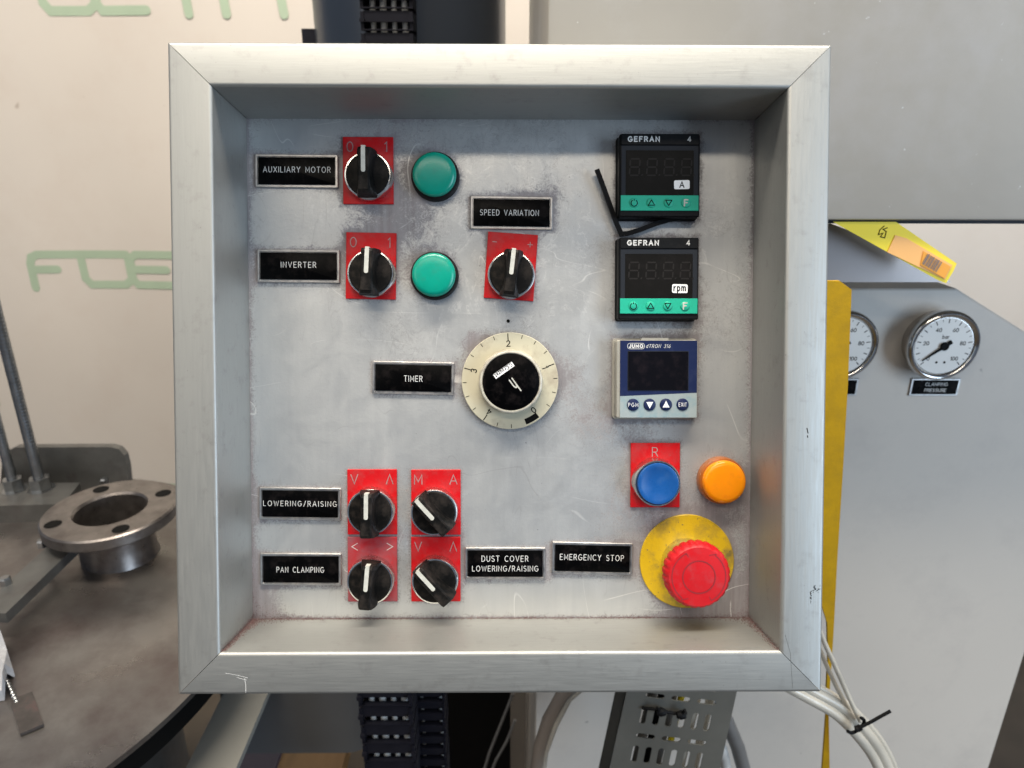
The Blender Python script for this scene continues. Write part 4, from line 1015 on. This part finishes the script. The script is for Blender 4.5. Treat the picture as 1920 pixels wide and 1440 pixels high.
o = MB().tube(arcpts([(1530, 1165), (1546, 1205), (1562, 1240), (1582, 1285), (1600, 1325), (1613, 1352)], yq - .004), .0022, 12).build('tube', MT['hoseclear'], None, 60); tag(o, 'thin upper milky tube running from the panel edge down to the black cable tie', 'tube')
o = MB().tube(arcpts([(1536, 1215), (1550, 1248), (1572, 1295), (1592, 1330), (1606, 1356)], yq + .002), .0020, 12).build('tube', MT['hoseclear'], None, 60); tag(o, 'thin lower milky tube running from the panel edge down to the black cable tie', 'tube')
mb = MB(); mb.tube(arcpts([(1589, 1371), (1597, 1374), (1608, 1369), (1618, 1359), (1620, 1350), (1614, 1346)], yq - .010), .0016, 8)
mb.tube(arcpts([(1604, 1367), (1609, 1366), (1614, 1363)], yq - .013), .0030, 8)
mb.tube(arcpts([(1612, 1364), (1632, 1354), (1650, 1344), (1670, 1333)], yq - .014), .0016, 8)
o = mb.build('cable_tie', MT['rubber'], None, 50); tag(o, 'black cable tie with a long loose tail round the milky tube bundle', 'cable tie')

# ================================================================== TANK LID (left)
ZL = .86
E1, E2, E3 = on_z(354, 1305, ZL), on_z(260, 1383, ZL), on_z(201, 1437, ZL)
RL = .36
# centre: circle of radius RL through E1 and E3, on the far left side
mid = (E1 + E3) / 2; dv = (E3 - E1); hl = dv.length / 2; nn = Vector((-dv.y, dv.x, 0)).normalized()
c1, c2 = mid + nn * math.sqrt(RL*RL - hl*hl), mid - nn * math.sqrt(RL*RL - hl*hl)
LC = c1 if c1.x < c2.x else c2
lid = empty('steel_tank', 'stained stainless steel tank with a round lid and flanged nozzle, at lower left', 'tank', (LC.x, LC.y, ZL))
rings = []
def dome(r_): return .016 * (1 - (r_ / RL) ** 2)
for r_ in (.01, .06, .12, .18, .24, .29, .32, .34, .352, .358, .360): rings.append([(x, y, dome(r_)) for x, y in circ(128, r_)])
rings = rings[::-1]
MB().loft([[(x, y, -.006) for x, y in circ(128, RL)]] + rings, True, False, True).build('lid', MT['steel'], lid, 50)
MB().loft([[(x, y, z) for x, y in circ(128, r_)] for r_, z in ((RL - .02, -.006), (RL - .002, -.007), (RL - .002, -.030), (RL - .02, -.030))], True, False, False).build('lid_rim', MT['blackplain'], lid, 30)
# nozzle: neck + flange
def lidz(p): return ZL + dome(min(RL, (Vector((p.x, p.y)) - Vector((LC.x, LC.y))).length))
nb = on_z(232, 1060, ZL + .02); zf = lidz(nb) + .052
fc = on_z(208, 958, zf + .012)
wpx = (on_z(327, 958, zf) - on_z(84, 975, zf)).length / 2
fr = .118
n_ax = Vector((fc.x, fc.y, 0)); base = Vector((fc.x, fc.y, lidz(fc)))
lx, ly = fc.x - LC.x, fc.y - LC.y; zz = base.z - ZL
fr = wpx
mb = MB().loft([[(lx + x, ly + y, z) for x, y in circ(72, r_)] for r_, z in ((fr * .62, zz - .006), (fr * .575, zz + .002), (fr * .56, zz + .03), (fr * .56, zf - ZL - .001))], True, False, False)
nk = mb.build('nozzle_neck', MT['flange'], lid, 50)
f0, f1 = zf - ZL, zf - ZL + .016
MB().loft([[(lx + x, ly + y, z) for x, y in circ(96, r_)] for r_, z in ((fr * .56, f0), (fr - .002, f0), (fr, f0 + .002), (fr, f1 - .002), (fr - .002, f1), (fr * .555, f1), (fr * .53, f1 - .003), (fr * .53, f0 - .05))], True, False, False).build('flange', MT['flange'], nk, 30)
MB().loft([[(lx + x, ly + y, z) for x, y in circ(64, r_)] for r_, z in ((fr * .535, zz + .001), (.004, zz + .0012))], True, False, True).build('bore_bottom', MT['blackplain'], nk, 0)
for k in range(4):
    a = R(38 + 90 * k); x, y = lx + fr * .80 * math.cos(a), ly + fr * .80 * math.sin(a)
    MB().loft([[(x + u, y + v, z) for u, v in circ(20, r_)] for r_, z in ((.0098, f1 + .0002), (.0092, f1 + .0004))], True, False, True).build('bolt_hole', MT['blackplain'], nk, 0)

# bracket plate standing at the far side, block, rods, bar
yk = on_z(130, 920, ZL + .01).y
P = [on_y(a, b, yk) for a, b in ((0, 922), (4, 862), (12, 847), (28, 839), (206, 838), (222, 842), (233, 854), (238, 875), (243, 925))]
o = MB().loft([[(p.x, yk, p.z) for p in P], [(p.x, yk + .012, p.z) for p in P]]).build('upright_plate', MT['darksteel'], None, 0)
tag(o, 'dark grey upright plate with rounded corners behind the flange', 'metal plate')
zp = lidz(on_z(60, 960, ZL)) + .03
Q = [on_z(a, b, zp) for a, b in ((-60, 905), (150, 905), (118, 945), (-60, 950))]
def slab(Q, z1, z0, name, m): return MB().loft([[(p.x, p.y, z1) for p in Q], [(p.x, p.y, z0) for p in Q]]).build(name, m, None, 0)
o = slab(Q, zp, zp - .028, 'mounting_block', MT['darksteel']); tag(o, 'flat steel mounting block carrying the threaded rods', 'steel block')
Q = [on_z(a, b, zp - .004) for a, b in ((120, 902), (225, 896), (185, 925), (120, 935))]
for (xa, ya, xb, yb_, r_, lb) in ((78, 916, -2, 590, .0074, 'steel threaded rod, the right and taller of two on the block'), (28, 918, -30, 640, .0068, 'steel threaded rod, the left of two on the block')):
    A = on_z(xa, ya, zp); dt = (Vector((A.x, A.y)) - Vector((CAM.x, CAM.y))).length
    r0 = empty('threaded_rod', lb, 'threaded rod', tuple(A))
    B = Vector((0, 0, .75))
    prof = []
    nseg = 300
    MB().loft([[(x, y, .75 * i / nseg) for x, y in circ(16, r_ * (1 if i % 2 else .955))] for i in range(nseg + 1)]).build('shank', MT['rod'], r0, 0)
    MB().loft([[(x, y, z) for x, y in circ(6, r_ * 1.9)] for z in (0.0005, .018)]).build('nut', MT['rod'], r0, 0)
    MB().loft([[(x, y, z) for x, y in circ(24, r_ * 2.4)] for z in (-.0005, .0004)]).build('washer', MT['rod'], r0, 0)
# diagonal flat bar
A1, A2 = on_z(118, 1022, ZL + .05), on_z(-20, 1150, ZL + .05); d = (A2 - A1).normalized(); q = Vector((-d.y, d.x, 0)) * .017
o = MB().loft([[A1 + q, A1 - q, A2 - q, A2 + q], [v - Vector((0, 0, .012)) for v in (A1 + q, A1 - q, A2 - q, A2 + q)]]).build('flat_bar', MT['darksteel'], None, 0); tag(o, 'dark flat steel bar lying diagonally on the lid below the flange', 'steel bar')
def bolt(px, py, z, lb, r_=.006):
    p = on_z(px, py, z); b0 = MB().loft([[(x, y, zc) for x, y in circ(6, rr2)] for rr2, zc in ((r_, -.006), (r_, .002), (r_ * .8, .004))]).build('bolt', MT['rod'], None, 0, tuple(p)); tag(b0, lb, 'bolt')
bolt(79, 1017, ZL + .045, 'small bolt left of the flange beside the flat bar'); bolt(72, 1078, ZL + .045, 'small bolt at the lower side of the flat bar', .005); bolt(10, 1088, ZL + .055, 'bolt at the left end of the flat bar', .006); bolt(196, 901, zp, 'small bolt in front of the upright plate')
# scrap of plastic, chain, tag
P = [on_z(a, b, ZL + .03) for a, b in ((-30, 1190), (5, 1196), (12, 1215), (20, 1240), (10, 1252), (8, 1275), (0, 1284), (-30, 1290))]
o = MB().loft([[p + Vector((0, 0, .010 * math.sin(i * 1.7))) for i, p in enumerate(P)], [p + Vector((0, 0, .01 * math.sin(i * 1.7) - .012)) for i, p in enumerate(P)]]).build('plastic_wrap', MT['plastic'], None, 0); tag(o, 'crumpled white plastic wrap at the left edge of the lid', 'plastic wrap')
tz = lambda p: lidz(p)
pA, pB = on_z(10, 1272, ZL + .015), on_z(30, 1312, ZL + .015)
mb = MB()
for i in range(9):
    p = pA.lerp(pB, i / 8); mb.loft([[(p.x + x, p.y + y, lidz(p) + zc) for x, y in circ(8, rr2)] for rr2, zc in ((.0012, .0005), (.0028, .003), (.0012, .0055))])
o = mb.build('ball_chain', MT['rod'], None, 60); tag(o, 'short bead chain holding the square metal tag', 'bead chain')
P = [on_z(a, b, ZL + .014) for a, b in ((19, 1311), (60, 1296), (80, 1352), (36, 1371))]
o = MB().loft([[Vector((p.x, p.y, lidz(p) + .004)) for p in P], [Vector((p.x, p.y, lidz(p) + .001)) for p in P]]).build('metal_tag', MT['tag'], None, 0); tag(o, 'square dark metal tag lying on the lid', 'metal tag')
# tank body below the lid
MB().loft([[(x, y, z) for x, y in circ(96, RL - .13)] for z in (.35 - ZL, -.012)]).build('tank_body', MT['darksteel'], lid, 40)
